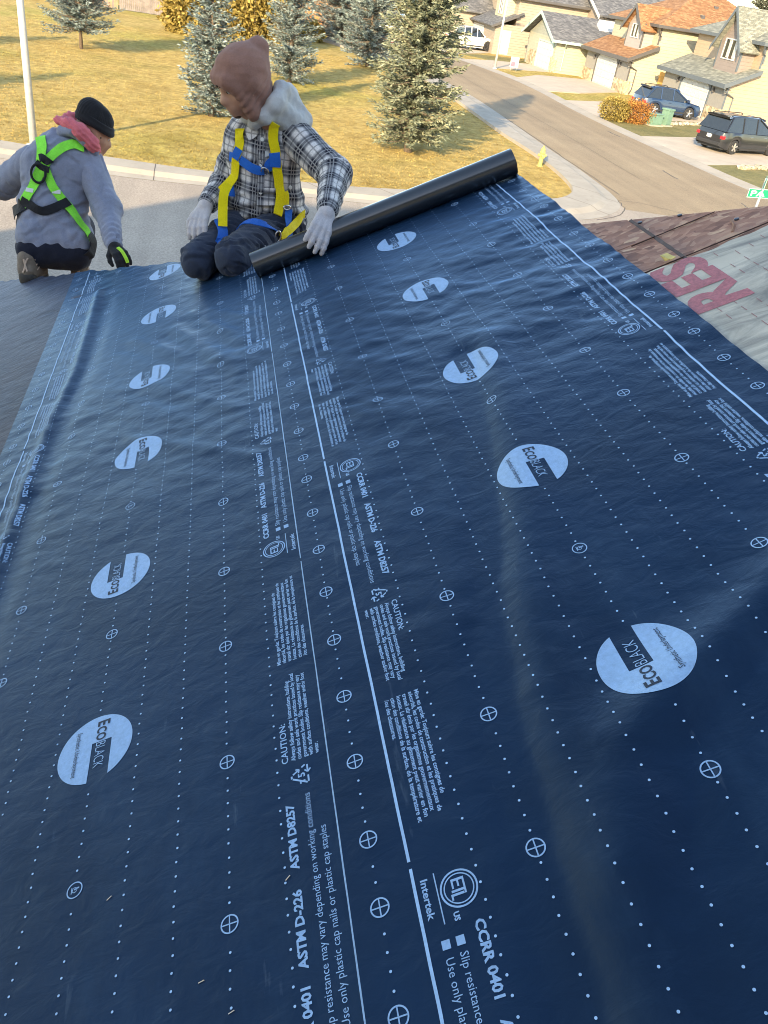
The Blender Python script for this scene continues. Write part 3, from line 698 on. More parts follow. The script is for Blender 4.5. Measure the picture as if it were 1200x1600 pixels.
# driveways on the right hand side
def drive(pts, nm='driveway'):
    mb = MB(); mb.prism([(x, y, -0.03) for x, y in pts], (0, 0, 0.085)); o = mb.build(nm, M_DRIVE, None, (0, 0, 0)); return tag(o, kind='structure')
drive([(22.7, 38.0), (30, 41.4), (44, 47.0), (44, 53.0), (31.5, 50.2), (27, 47.0), (22.5, 44.8)])
drive([(22.6, 50.6), (26.4, 52.2), (32.9, 55.4), (32.9, 62.0), (28, 60.0), (22.6, 56.8)])
drive([(22.8, 61.0), (26, 62.6), (31.2, 67.2), (31.2, 74.2), (26, 72.0), (22.6, 67.4)])
drive([(21.8, 72.4), (28.7, 76.2), (28.7, 81.8), (24, 79.8), (21.0, 77.2)])
drive([(20.2, 80.0), (27.0, 89.0), (26.0, 96.0), (18.5, 86.0)])
# gravel beds and low retaining stones beside the drives
m, nt, b = new_mat('pale_stone_bed'); v = coords(nt)
vo = nd(nt, 'ShaderNodeTexVoronoi'); vo.inputs['Scale'].default_value = 6.0; nt.links.new(v, vo.inputs['Vector'])
nt.links.new(ramp(nt, vo.outputs['Color'], [(0.1, (0.30, 0.24, 0.17)), (0.9, (0.58, 0.50, 0.38))]), b.inputs['Base Color']); b.inputs['Roughness'].default_value = 0.9
bump(nt, b, vo.outputs['Distance'], 1.0, 0.08); M_STONE = m
def stone_row(pts, w, label, n):
    e = empty('edging_stones', (*pts[0], 0), label, 'edging stones')
    p = resample(pts, 0.42)
    for q in p:
        mb = MB(); s = 0.16+0.07*RND.random(); bm = bmesh.new(); bmesh.ops.create_icosphere(bm, subdivisions=1, radius=1)
        for vv in bm.verts: vv.co *= 0.85+0.3*RND.random()
        mb.bm(bm, Matrix.Translation((q[0]+RND.uniform(-.05, .05), q[1]+RND.uniform(-w, w), 0.09)) @ Matrix.Rotation(RND.uniform(0, 6), 4, 'Z') @ Matrix.Diagonal((s*1.4, s, s*0.7, 1)))
        mb.build('stone', M_STONE, e)
stone_row([(25.0, 38.3), (28, 39.7), (33, 41.8)], 0.1, 'low row of pale stones along the near edge of the van driveway', 12)
stone_row([(27.5, 51.4), (30.5, 53.0), (32.6, 54.2)], 0.15, 'low row of pale stones behind the green utility boxes', 12)
# greener verge strips between the drives
m, nt, b = new_mat('green_lawn'); v = coords(nt)
c = ramp(nt, noise(nt, v, 0.5, 6, 0.65), [(0.3, (0.16, 0.15, 0.045)), (0.6, (0.26, 0.215, 0.075)), (0.8, (0.34, 0.25, 0.10))])
nt.links.new(mixc(nt, 1.0, c, ramp(nt, noise(nt, v, 4, 5, 0.8), [(0.3, (0.7,)*3), (0.65, (1.1,)*3)]), 'MULTIPLY'), b.inputs['Base Color']); b.inputs['Roughness'].default_value = 0.95
bump(nt, b, noise(nt, v, 9, 5, 0.8), 1.0, 0.08); M_GREEN = m
def lawn(pts, mat): mb = MB(); mb.prism([(x, y, -0.03) for x, y in pts], (0, 0, 0.075)); o = mb.build('lawn', mat, None, (0, 0, 0)); tag(o, kind='structure')
lawn([(22.6, 44.8), (27, 47.0), (31.5, 50.2), (32.9, 54.0), (32.9, 55.4), (26.4, 52.2), (22.6, 50.6)], M_GREEN)
lawn([(22.8, 31.0), (22.7, 38.0), (30, 41.4), (44, 47.0), (44, 34)], M_GREEN)
lawn([(21.9, 82), (24.5, 84.5), (30.5, 86.8), (28.7, 81.8), (24, 79.8)], M_GREEN)
lawn([(22.6, 67.4), (26, 72.0), (31.2, 74.2), (31.2, 76.2), (28.7, 76.2), (21.8, 72.4)], M_LAWN)
# --- grass tufts, denser towards the pavement edge where single tufts can be made out
def grass():
    vs = []; n = 45000
    x = NPR.uniform(-12, 14, n*3); y = 26+NPR.random(n*3)**1.6*40
    bx = np.interp(x, back[:60, 0], back[:60, 1]); xr = np.interp(y, back[60:, 1], back[60:, 0]) if len(back) > 60 else 13
    ok = (y > bx+0.05) & (x < np.interp(y, [28, 30.2, 35, 54, 62, 70], [12.0, 12.9, 13.3, 13.3, 12.6, 10.8])-0.05)
    x, y = x[ok][:n], y[ok][:n]; n = len(x)
    a = NPR.uniform(0, 6.28, n); h = NPR.uniform(0.02, 0.05, n); w = NPR.uniform(0.012, 0.03, n); lx, ly = NPR.normal(0, 0.04, n), NPR.normal(0, 0.04, n)
    v = np.stack([np.c_[x-w*np.cos(a), y-w*np.sin(a), 0*x], np.c_[x+w*np.cos(a), y+w*np.sin(a), 0*x], np.c_[x+lx, y+ly, h]], 1).reshape(-1, 3)
    f = np.arange(3*n).reshape(-1, 3)
    o = mesh_obj('grass', v, f, M_LAWN, None, (0, 0, 0)); tag(o, 'dry golden grass of the corner park', 'grass', kind='stuff')
grass()

# ================================================================== trees
def leaf_mat(name, c0, c1, c2):
    m, nt, b = new_mat(name); oi = nd(nt, 'ShaderNodeObjectInfo'); geo = nd(nt, 'ShaderNodeNewGeometry')
    f = noise(nt, coords(nt), 1.7, 4, 0.7)
    r = nd(nt, 'ShaderNodeMath', operation='ADD'); nt.links.new(f, r.inputs[0])
    rr = math_n(nt, 'MULTIPLY', math_n(nt, 'SUBTRACT', geo.outputs['Random Per Island'], 0.5), 0.55); nt.links.new(rr, r.inputs[1])
    nt.links.new(ramp(nt, r.outputs[0], [(0.2, c0), (0.5, c1), (0.8, c2)]), b.inputs['Base Color'])
    b.inputs['Roughness'].default_value = 0.75; b.inputs['Specular IOR Level'].default_value = 0.2
    return m
M_BLUESPR = leaf_mat('needles_blue', (0.07, 0.105, 0.10), (0.18, 0.225, 0.215), (0.31, 0.36, 0.34))
M_OLIVESPR = leaf_mat('needles_olive', (0.08, 0.10, 0.065), (0.205, 0.225, 0.155), (0.33, 0.34, 0.23))
M_DARKSPR = leaf_mat('needles_dark', (0.03, 0.04, 0.03), (0.065, 0.075, 0.055), (0.12, 0.125, 0.09))
M_GOLD = leaf_mat('foliage_gold', (0.13, 0.09, 0.02), (0.26, 0.19, 0.05), (0.40, 0.31, 0.10))
M_ORANGE = leaf_mat('foliage_orange', (0.18, 0.07, 0.02), (0.34, 0.14, 0.04), (0.42, 0.22, 0.06))
M_HEDGE = leaf_mat('foliage_cedar', (0.07, 0.08, 0.02), (0.16, 0.16, 0.04), (0.25, 0.23, 0.07))
M_BARK = simple('bark', (0.16, 0.12, 0.09), 0.9, 0.3, 12, bmp=0.6, bscale=20, bdist=0.03)
def tri_sprays(base, direc, length, width, rng):
    """flat slender sprays: base points, unit directions"""
    n = len(base); side = np.cross(direc, rng.normal(size=(n, 3))); side /= np.linalg.norm(side, axis=1)[:, None]+1e-9
    tip = base+direc*length[:, None]; mid = base+direc*length[:, None]*0.42
    v = np.stack([base, mid+side*width[:, None], tip, mid-side*width[:, None]], 1).reshape(-1, 3)
    return v, np.arange(4*n).reshape(-1, 4)
def spruce_mesh(h, rad, seed, clear=0.05, dens=1.0, droop=0.25, ragged=0.3, prof=0.85):
    rng = np.random.default_rng(seed); base = []; direc = []; ln = []; wd = []; br = MB()
    nz = int(30*dens*(h/6)**0.5)+8
    for k in range(nz):
        t = (k+rng.random()*0.6)/nz; z = h*(clear+(1-clear)*t)
        R0 = rad*(1-t)**prof*(0.72+0.28*min(1, t*7))+0.06
        nb = max(4, int(round((8 if t < 0.7 else 6)*rng.uniform(0.75, 1.2))))
        a0 = rng.uniform(0, 6.28)
        for q in range(nb):
            a = a0+q*6.283/nb+rng.normal(0, 0.22); L_ = R0*(1+rng.normal(0, ragged*0.6)); L_ = max(0.12, min(L_, R0*1.35))
            up = 0.28*t-droop*(1-t)+rng.normal(0, 0.14)
            s = np.linspace(0.0, 1, max(4, int(L_/0.11)))
            zj = max(clear*h, z+rng.normal(0, h/nz*1.1)); px = np.cos(a)*L_*s; py = np.sin(a)*L_*s; pz = zj+L_*(up*s+0.22*s*s)
            pts = np.c_[px, py, pz]
            if L_ > 0.5: br.tube([pts[0], pts[len(s)//2], pts[-1]], [0.025*L_+0.008, 0.012*L_+0.004, 0.004], 4, False)
            m = len(s); rep = 9 if h < 10 else 5
            for c in range(1, m):
                p = pts[c]; out = np.array([math.cos(a), math.sin(a), 0.15])
                for r_ in range(rep):
                    d = out*rng.uniform(0.4, 1.1)+np.array([-math.sin(a), math.cos(a), 0])*rng.normal(0, 0.75)+np.array([0, 0, rng.normal(-0.05, 0.3)])
                    d /= np.linalg.norm(d); base.append(p+rng.normal(0, 0.04, 3)); direc.append(d); l_ = rng.uniform(0.09, 0.21)*(0.75+0.25*h/6)*(1.0 if h < 10 else 1.5); ln.append(l_); wd.append(l_*rng.uniform(0.11, 0.17))
    # leader
    for q in range(24): d = np.array([rng.normal(0, .4), rng.normal(0, .4), 1.0]); d /= np.linalg.norm(d); base.append(np.array([0, 0, h-0.4+0.02*q])); direc.append(d); ln.append(0.22); wd.append(0.03)
    v, f = tri_sprays(np.array(base), np.array(direc), np.array(ln), np.array(wd), rng)
    tr = MB(); tr.tube([(0, 0, -0.05), (0, 0, h*0.5), (0.0, 0, h*0.98)], [0.028*h*0.5+0.03, 0.03*h*0.3, 0.012], 8)
    tr.v += [tuple(map(float, q)) for q in []]
    n = len(tr.v); tr.f += [tuple(i+n for i in q) for q in br.f]; tr.v += br.v
    return (v, f), (tr.v, tr.f)
def spruce(loc, spec, mat, label, name='spruce_tree', group='spruces in the park', kind='tree'):
    (v, f), (tv, tf) = spec
    e = empty(name, loc, label, kind, group)
    mesh_obj('crown', np.asarray(v)+np.array(loc), f, mat, e); mesh_obj('trunk', np.asarray(tv)+np.array(loc), tf, M_BARK, e, None, True); return e
G0 = 0.0
spruce((7.45, 33.3, 0), spruce_mesh(9.6, 1.5, 1, 0.05, 2.3, 0.24, 0.55, 0.62), M_OLIVESPR, 'large loose olive green spruce at the street corner of the park')
spruce((0.0, 36.0, 0), spruce_mesh(6.6, 1.12, 2, 0.03, 1.3, 0.12, 0.4, 0.8), M_BLUESPR, 'pale blue spruce standing left of the head of the plaid roofer')
spruce((4.0, 48.6, 0), spruce_mesh(7.4, 1.38, 3, 0.04, 1.3, 0.12, 0.35, 0.8), M_BLUESPR, 'blue spruce right behind the hood of the plaid roofer')
spruce((-6.75, 51.4, 0), spruce_mesh(5.2, 1.8, 4, 0.17, 1.3, 0.1, 0.35, 0.65), M_BLUESPR, 'broad blue spruce with bare lower trunk beside the lamp post')
spruce((10.2, 76.0, 0), spruce_mesh(8.2, 3.0, 5, 0.04, 1.3, 0.15, 0.35, 0.8), M_BLUESPR, 'grey blue spruce before the orange fence')
spruce((10.2, 61.5, 0), spruce_mesh(8.6, 2.2, 6, 0.04, 1.3, 0.2, 0.35, 0.75), M_BLUESPR, 'darker spruce between the corner spruce and the grey blue one')
spruce((-13.0, 29.6, 0), spruce_mesh(5.0, 1.5, 7, 0.05, 1.0, 0.15, 0.35, 0.8), M_BLUESPR, 'blue spruce left of the lamp post beyond the picture edge')
spruce((-15.5, 42.0, 0), spruce_mesh(5.4, 1.7, 8, 0.05, 1.0, 0.15, 0.35, 0.8), M_BLUESPR, 'blue spruce far left whose shadow lies on the lawn')
def bush_mesh(rx, ry, rz, n, leaf, seed, lumps=7, hollow=0.55, zoff=0.0):
    rng = np.random.default_rng(seed); cs = []
    for k in range(lumps):
        d = rng.normal(size=3); d /= np.linalg.norm(d); d[2] = abs(d[2])*0.9; cs.append((d*np.array([rx, ry, rz])*rng.uniform(0.25, 0.55), rng.uniform(0.42, 0.62)))
    base = []; direc = []
    for k in range(n):
        c, s = cs[rng.integers(lumps)]; d = rng.normal(size=3); d /= np.linalg.norm(d); r = s*(hollow+(1-hollow)*rng.random())
        p = c+d*np.array([rx, ry, rz])*r
        if p[2] < -zoff: continue
        base.append(p); dd = d+rng.normal(0, 0.5, 3); direc.append(dd/np.linalg.norm(dd))
    base = np.array(base); base[:, 2] += zoff; ln = rng.uniform(0.6, 1.4, len(base))*leaf
    return tri_sprays(base, np.array(direc), ln, ln*rng.uniform(0.22, 0.4, len(base)), rng)
def bush(loc, spec, mat, label, name='bush', stems=4, hs=0.6, group=None, cat='bush'):
    e = empty(name, loc, label, cat, group); v, f = spec
    mesh_obj('foliage', v+np.array(loc), f, mat, e)
    mb = MB()
    for k in range(stems):
        a = k*6.28/stems+0.4; mb.tube([np.array(loc)+np.array([0.05*math.cos(a), 0.05*math.sin(a), -0.03]), np.array(loc)+np.array([0.25*hs*math.cos(a), 0.25*hs*math.sin(a), hs*0.6]), np.array(loc)+np.array([0.5*hs*math.cos(a), 0.5*hs*math.sin(a), hs*1.2])], [0.05*hs+.01, 0.035*hs+.006, 0.008], 5)
    mb.build('stem', M_BARK, e); return e
bush((23.1, 49.8, 0.04), bush_mesh(1.4, 1.25, 1.15, 6500, 0.08, 21, 9, 0.7, 0.3), M_GOLD, 'rounded golden shrub nearest the kerb beside the green boxes', 'rounded_shrub', 4, 0.8, 'rounded shrubs by the driveway', 'shrub')
bush((24.5, 50.2, 0.04), bush_mesh(1.4, 1.25, 1.15, 6500, 0.08, 22, 9, 0.7, 0.3), M_ORANGE, 'rounded orange shrub touching the green utility boxes', 'rounded_shrub', 4, 0.8, 'rounded shrubs by the driveway', 'shrub')
bush((-1.3, 67.0, 0), bush_mesh(2.6, 2.2, 3.6, 6500, 0.26, 23, 10, 0.5, 0.8), M_GOLD, 'golden olive bush beside the grey wooden fence', 'golden_bush', 6, 1.8)
bush((2.9, 66.0, 0), bush_mesh(4.0, 3.0, 5.0, 9000, 0.28, 24, 12, 0.45, 1.0), M_GOLD, 'large golden bush between the two blue spruces', 'golden_bush', 6, 2.4)
bush((7.6, 74.0, 0), bush_mesh(1.5, 1.3, 1.4, 2600, 0.2, 25, 7, 0.5, 0.3), M_GOLD, 'low golden bush at the foot of the orange fence', 'golden_bush', 4, 0.8)
bush((11.5, 84.0, 0), bush_mesh(2.4, 2.0, 3.2, 3800, 0.22, 26, 8, 0.3, 1.0), leaf_mat('twigs_buff', (0.20, 0.14, 0.09), (0.34, 0.25, 0.17), (0.42, 0.33, 0.24)), 'bare buff twiggy shrub behind the grey blue spruce', 'bare_shrub', 9, 2.2)
# cedar hedge columns far down the street
for i in range(6):
    x = 19.0+i*1.35; e = empty('cedar', (x, 112.0, 0), None, 'cedar', 'cedar hedge'); rng = np.random.default_rng(40+i)
    e['label'] = ['golden cedar at the left end of the far hedge row', 'green cedar second from the left in the far hedge row', 'golden cedar third from the left in the far hedge row', 'green cedar third from the right in the far hedge row', 'golden cedar second from the right in the far hedge row', 'green cedar at the right end of the far hedge row'][i]
    n = 1500; a = rng.uniform(0, 6.28, n); z = rng.uniform(0.1, 4.2, n); r = 0.62*np.minimum(1, (4.3-z)*1.4)*(0.8+0.2*rng.random(n))
    bs = np.c_[x+r*np.cos(a), 112+r*np.sin(a), z]; d = np.c_[np.cos(a)*0.6, np.sin(a)*0.6, np.full(n, 0.8)]+rng.normal(0, .2, (n, 3)); d /= np.linalg.norm(d, axis=1)[:, None]
    v, f = tri_sprays(bs, d, rng.uniform(.2, .4, n), rng.uniform(.05, .09, n), rng); mesh_obj('foliage', v, f, M_HEDGE if i % 2 else M_GOLD, e)
    mb = MB(); mb.tube([(x, 112, 0), (x, 112, 3.8)], [0.09, 0.02], 6); mb.build('trunk', M_BARK, e)
# tall dark trees behind the houses, shared meshes
specs = [spruce_mesh(13, 2.9, 31, 0.05, 1.0, 0.25, 0.3, 0.8), spruce_mesh(11, 2.6, 32, 0.05, 1.0, 0.2, 0.3, 0.75)]
back_trees = [(30, 108), (34.5, 103), (38.5, 100), (42, 97), (46.5, 98), (51, 94), (55.5, 90), (47.5, 104), (36, 112), (60, 86), (27, 118), (43, 108)]
names = ['dark spruce left of all behind the grey roofs', 'dark spruce second from the left behind the grey roofs', 'dark spruce behind the small white dormer', 'dark spruce left of the orange roof ridge', 'dark spruce rising behind the orange roof', 'dark spruce right behind the orange roof ridge', 'dark spruce between the orange and green grey roofs', 'farther dark spruce behind the orange roof', 'farther dark spruce over the grey roofs', 'dark spruce right of all behind the green grey roof', 'far dark spruce above the beige house', 'far dark spruce in the gap between its two neighbours']
src = []
for i, (x, y) in enumerate(back_trees):
    k = i % 2
    if i < 2: src.append(spruce((x, y, 0), specs[k], M_DARKSPR, names[i], 'spruce_tree', 'tall spruces behind the houses'))
    else:
        e = empty('spruce_tree', (x, y, 0), names[i], 'tree', 'tall spruces behind the houses')
        for ch in src[k].children: inst(ch, ch.name.split('.')[0], e, (x, y, 0))
        e.scale = (1, 1, RND.uniform(0.85, 1.12)); e.rotation_euler = (0, 0, RND.uniform(0, 6))
# ================================================================== street furniture, fences
M_GALV = simple('galvanised_steel', (0.56, 0.57, 0.57), 0.4, 0.1, 8, metal=0.2)
def lamp_post(loc, label, h=9.0, r=0.1, ang=0.0):
    e = empty('lamp_post', loc, label, 'lamp post', 'street lamp posts'); L_ = np.array(loc)
    mb = MB(); mb.tube([L_, L_+[0, 0, h*0.5], L_+[0, 0, h]], [r, r*0.8, r*0.55], 16); mb.build('pole', M_GALV, e, smooth=True)
    mb = MB(); mb.tube([L_+[0, 0, -.01], L_+[0, 0, .03], L_+[0, 0, .05]], [r*2, r*2, r*1.2], 12); mb.build('base_plate', M_GALV, e)
    d = np.array([math.cos(ang), math.sin(ang), 0]); mb = MB(); mb.tube([L_+[0, 0, h-.2], L_+d*0.8+[0, 0, h+.35], L_+d*2.0+[0, 0, h+.5]], [r*.5, r*.4, r*.35], 8); mb.build('arm', M_GALV, e)
    mb = MB(); c = L_+d*2.25+[0, 0, h+.5]; mb.box(c-[.32, .14, .07], c+[.32, .14, .05], 0.03); mb.build('lamp_head', M_GALV, e)
lamp_post((-5.15, 27.6, 0), 'galvanised lamp post on the lawn behind the crouching roofer', 9.0, 0.115, -1.57)
lamp_post((22.4, 72.4, 0.05), 'pale lamp post beside the far driveways', 8.5, 0.105, 3.14)
M_HYD = simple('hydrant_yellow', (0.40, 0.36, 0.12), 0.45, 0.15, 14)
def hydrant(loc):
    e = empty('fire_hydrant', loc, 'yellow fire hydrant on the lawn at the street corner', 'hydrant'); L_ = np.array(loc)
    prof = [(0.14, 0), (0.14, .03), (0.085, .035), (0.082, .5), (0.12, .505), (0.12, .55), (0.1, .56), (0.095, .64), (0.06, .70), (0.02, .715)]
    mb = MB(); mb.tube([L_+[0, 0, z] for r, z in prof], [r for r, z in prof], 18); mb.build('barrel', M_HYD, e)
    mb = MB(); mb.tube([L_+[0, 0, .71], L_+[0, 0, .78]], 0.028, 5); mb.build('operating_nut', M_HYD, e)
    for s in (-1, 1):
        mb = MB(); mb.tube([L_+[s*.06, 0, .42], L_+[s*.17, 0, .42], L_+[s*.175, 0, .42]], [.05, .055, .045], 10); mb.build('outlet_cap', M_HYD, e)
    mb = MB(); mb.tube([L_+[0, -.06, .40], L_+[0, -.18, .40], L_+[0, -.19, .40]], [.07, .075, .06], 12); mb.build('pumper_cap', M_HYD, e)
hydrant((13.05, 33.4, 0.0))
bpy.data.objects['fire_hydrant'].scale = (1.0, 1.0, 1.0)
bpy.data.objects['fire_hydrant'].location.x = 12.95
M_TEAL = simple('utility_green', (0.15, 0.26, 0.19), 0.5, 0.1)
def utility(loc, sx, sy, sz, rot, label):
    e = empty('utility_box', loc, label, 'utility box', 'green utility boxes'); c, s = math.cos(rot), math.sin(rot)
    def T(p): return (loc[0]+c*p[0]-s*p[1], loc[1]+s*p[0]+c*p[1], loc[2]+p[2])
    for nm, lo, hi in (('cabinet', (-sx/2, -sy/2, 0), (sx/2, sy/2, sz*0.9)), ('lid', (-sx/2-.04, -sy/2-.04, sz*0.9), (sx/2+.04, sy/2+.04, sz)), ('pad', (-sx/2-.1, -sy/2-.1, -0.03), (sx/2+.1, sy/2+.1, 0.06)), ('door_flange', (-sx/2+.06, -sy/2-.015, .12), (sx/2-.06, -sy/2, sz*.82))):
        mb = MB(); mb.box(lo, hi, 0.02 if nm != 'pad' else 0); mb.v = [T(p) for p in mb.v]; mb.build(nm, M_CONC if nm == 'pad' else M_TEAL, e)
utility((25.85, 50.1, 0.05), 0.85, 0.7, 0.66, 0.3, 'low green utility box beside the orange shrub')
utility((26.9, 50.55, 0.05), 0.5, 0.5, 0.95, 0.45, 'taller green utility box leaning behind the low one')
M_WOODG = simple('fence_grey_wood', (0.20, 0.17, 0.16), 0.85, 0.3, 3); M_WOODO = simple('fence_orange_wood', (0.45, 0.20, 0.07), 0.8, 0.2, 3); M_WOODB = simple('fence_brown_wood', (0.33, 0.21, 0.13), 0.85, 0.25, 3); M_WOODY = simple('gate_yellow_wood', (0.50, 0.30, 0.09), 0.8, 0.15, 3)
def fence(a, b_, h, mat, label, bw=0.15, mats=None):
    a = np.array(a, float); b_ = np.array(b_, float); d = b_-a; L_ = np.linalg.norm(d); d /= L_; nr = np.array([-d[1], d[0]]); n = int(L_/bw)
    e = empty('wooden_fence', (*a, 0), label, 'fence')
    src0 = None
    for k in range(n):
        p = a+d*(k+0.5)*bw; hh = h+RND.uniform(-.02, .02); w2 = bw/2-0.008
        pts = [(*(p-d*w2-nr*.012), 0.05), (*(p+d*w2-nr*.012), 0.05), (*(p+d*w2+nr*.012), 0.05), (*(p-d*w2+nr*.012), 0.05)]
        mb = MB(); mb.add(pts+[(x, y, hh) for x, y, z in pts], [(0, 3, 2, 1), (4, 5, 6, 7), (0, 1, 5, 4), (1, 2, 6, 5), (2, 3, 7, 6), (3, 0, 4, 7)])
        mb.build('board', mats[k % len(mats)] if mats else mat, e)
    for z in (0.35, h-0.35):
        p, q = a+nr*.04, b_+nr*.04; mb = MB(); mb.tube([(*p, z), (*q, z)], 0.04, 4); mb.build('rail', mat, e)
    for k in range(int(L_/2.4)+1):
        p = a+d*min(L_, k*2.4)+nr*.09; mb = MB(); mb.box((p[0]-.05, p[1]-.05, 0), (p[0]+.05, p[1]+.05, h), 0); mb.build('post', mat, e)
fence((-16, 79.4), (-7.2, 78.5), 1.9, M_WOODB, 'brown weathered board fence at the far end of the lawn', mats=[M_WOODB, M_WOODG, M_WOODB])
fence((-7.2, 78.5), (-3.4, 78.1), 1.9, M_WOODG, 'grey board fence panel left of the golden bushes')
fence((-3.2, 78.1), (1.0, 78.4), 1.9, M_WOODO, 'short orange stained fence behind the golden bush', 0.18)
fence((7.5, 93.0), (12.5, 93.6), 2.6, M_WOODO, 'tall orange stained fence behind the grey blue spruce', 0.2)
fence((33.6, 64.5), (33.6, 66.2), 1.9, M_WOODY, 'short yellow wooden gate between the tan and cream houses', 0.14)
# small lawn sign, valve marker
e = empty('lawn_sign', (24.0, 72.5, 0.05), 'small pink and white yard sign by the far driveway', 'sign')
mb = MB(); mb.box((23.65, 72.48, 0.30), (24.35, 72.52, 1.05), 0.0); mb.build('panel', simple('sign_white', (0.62, 0.52, 0.50), 0.6, 0.25, 5), e)
mb = MB(); mb.box((23.72, 72.455, 0.38), (24.05, 72.478, 0.7)); mb.build('printed_patch', simple('sign_pink', (0.42, 0.16, 0.22), 0.6), e)
mb = MB(); mb.tube([(23.75, 72.5, 0), (23.75, 72.5, .35)], .012, 5); mb.tube([(24.25, 72.5, 0), (24.25, 72.5, .35)], .012, 5); mb.build('stake', M_GALV, e)
# street name signs on their post
M_SIGNG = simple('sign_green', (0.0, 0.32, 0.16), 0.35, 0.05); M_SIGNW = simple('sign_lettering', (0.75, 0.8, 0.78), 0.5, 0.03)
def street_sign():
    px, py = 12.3, 17.75
    e = empty('street_name_sign', (px, py, 0), 'pair of green street name blades at the right picture edge', 'street sign')
    mb = MB(); mb.tube([(px, py, 0), (px, py, 3.05)], 0.03, 10); mb.build('post', M_GALV, e)
    for (z, ang, txt) in ((2.72, 0.16, 'PA'), (2.96, 1.0, 'PR')):
        c, s = math.cos(ang), math.sin(ang); hw, hh = 0.38, 0.10
        def T(x, y, zz): return (px+c*x-s*y, py+s*x+c*y, z+zz)
        mb = MB(); mb.box((-hw, -0.004, -hh), (hw, 0.004, hh)); mb.v = [T(*q) for q in mb.v]; o = mb.build('blade', M_SIGNG, e)
        v, f = fit_text(txt, 0.42, 0.17, 0.003)
        mesh_obj('lettering', [T(q[0]-0.30, -0.0065, q[1]-0.06) for q in v], f, M_SIGNW, o)
        mb = MB(); 
        for lo, hi in (((-hw, -.0062, hh-.014), (hw, -.0045, hh-.004)), ((-hw, -.0062, -hh+.004), (hw, -.0045, -hh+.014)), ((-hw, -.0062, -hh+.014), (-hw+.01, -.0045, hh-.014))): mb.box(lo, hi)
        mb.v = [T(*q) for q in mb.v]; mb.build('border', M_SIGNW, o)
street_sign()

# ================================================================== houses across the side street
def shingle(name, cols, sc=1.0):
    m, nt, b = new_mat(name)
    br = nd(nt, 'ShaderNodeTexBrick'); br.inputs['Scale'].default_value = 1.0; br.offset = 0.37; br.offset_frequency = 2
    br.inputs['Brick Width'].default_value = 0.30; br.inputs['Row Height'].default_value = 0.14; br.inputs['Mortar Size'].default_value = 0.006
    br.inputs['Color1'].default_value = (0.15, 0.15, 0.15, 1); br.inputs['Color2'].default_value = (0.85, 0.85, 0.85, 1); br.inputs['Mortar'].default_value = (0.1, 0.1, 0.1, 1)
    tc = nd(nt, 'ShaderNodeTexCoord'); sp = nd(nt, 'ShaderNodeSeparateXYZ'); nt.links.new(tc.outputs['Object'], sp.inputs[0])
    cb = nd(nt, 'ShaderNodeCombineXYZ'); nt.links.new(math_n(nt, 'ADD', sp.outputs[0], sp.outputs[1]), cb.inputs[0]); nt.links.new(math_n(nt, 'MULTIPLY', sp.outputs[2], 2.1), cb.inputs[1])
    nt.links.new(cb.outputs[0], br.inputs['Vector'])
    mixf = mixc(nt, 0.55, br.outputs['Color'], nd(nt, 'ShaderNodeTexNoise', ).outputs['Color'])
    nz = noise(nt, tc.outputs['Object'], 3.0, 5, 0.75)
    f = math_n(nt, 'ADD', math_n(nt, 'MULTIPLY', br.outputs['Color'], 0.55), math_n(nt, 'MULTIPLY', nz, 0.5))
    nt.links.new(ramp(nt, f, [(0.2, cols[0]), (0.5, cols[1]), (0.8, cols[2])]), b.inputs['Base Color']); b.inputs['Roughness'].default_value = 0.9
    bump(nt, b, math_n(nt, 'MULTIPLY', br.outputs['Fac'], -1.0), 0.8, 0.03); return m
M_SH_ORANGE = shingle('shingles_orange', ((0.17, 0.075, 0.032), (0.30, 0.148, 0.066), (0.44, 0.245, 0.122)))
M_SH_GREEN = shingle('shingles_greengrey', ((0.11, 0.115, 0.10), (0.21, 0.215, 0.18), (0.34, 0.34, 0.28)))
M_SH_GREY = shingle('shingles_grey', ((0.06, 0.06, 0.065), (0.135, 0.135, 0.14), (0.24, 0.235, 0.23)))
M_CREAM = siding('siding_cream', (0.420, 0.385, 0.280), 0.22); M_PEACH = siding('siding_peach', (0.400, 0.300, 0.205), 0.22); M_TAUPE = siding('siding_taupe', (0.240, 0.194, 0.171), 0.22); M_LILAC = siding('siding_pale_taupe', (0.343, 0.308, 0.286), 0.22); M_BEIGE = siding('siding_beige', (0.340, 0.280, 0.220), 0.22); M_LIME = siding('siding_pale_lime', (0.380, 0.360, 0.270), 0.22); M_SAGE = siding('siding_sage', (0.297, 0.302, 0.251), 0.22)
M_TRIMB = simple('trim_slate', (0.10, 0.12, 0.14), 0.5, 0.08); M_TRIMD = simple('trim_dark', (0.09, 0.085, 0.085), 0.5, 0.08); M_TRIMW = simple('trim_white', (0.60, 0.60, 0.57), 0.5, 0.04); M_TRIMG = simple('trim_seafoam', (0.36, 0.47, 0.43), 0.5, 0.05)
M_GDOOR = simple('garage_door_white', (0.52, 0.52, 0.50), 0.45, 0.04); M_GLASSD = simple('window_glass', (0.03, 0.035, 0.04), 0.05, 0.2, 2, spec=1.0); M_CURT = simple('curtain', (0.5, 0.48, 0.44), 0.8, 0.1, 9)
M_STUC = simple('stucco_pale', (0.28, 0.265, 0.24), 0.9, 0.06, bmp=0.4, bscale=30, bdist=0.02)
m, nt, b = new_mat('stone_veneer'); v = coords(nt); vo = nd(nt, 'ShaderNodeTexVoronoi'); vo.inputs['Scale'].default_value = 5.0; nt.links.new(v, vo.inputs['Vector'])
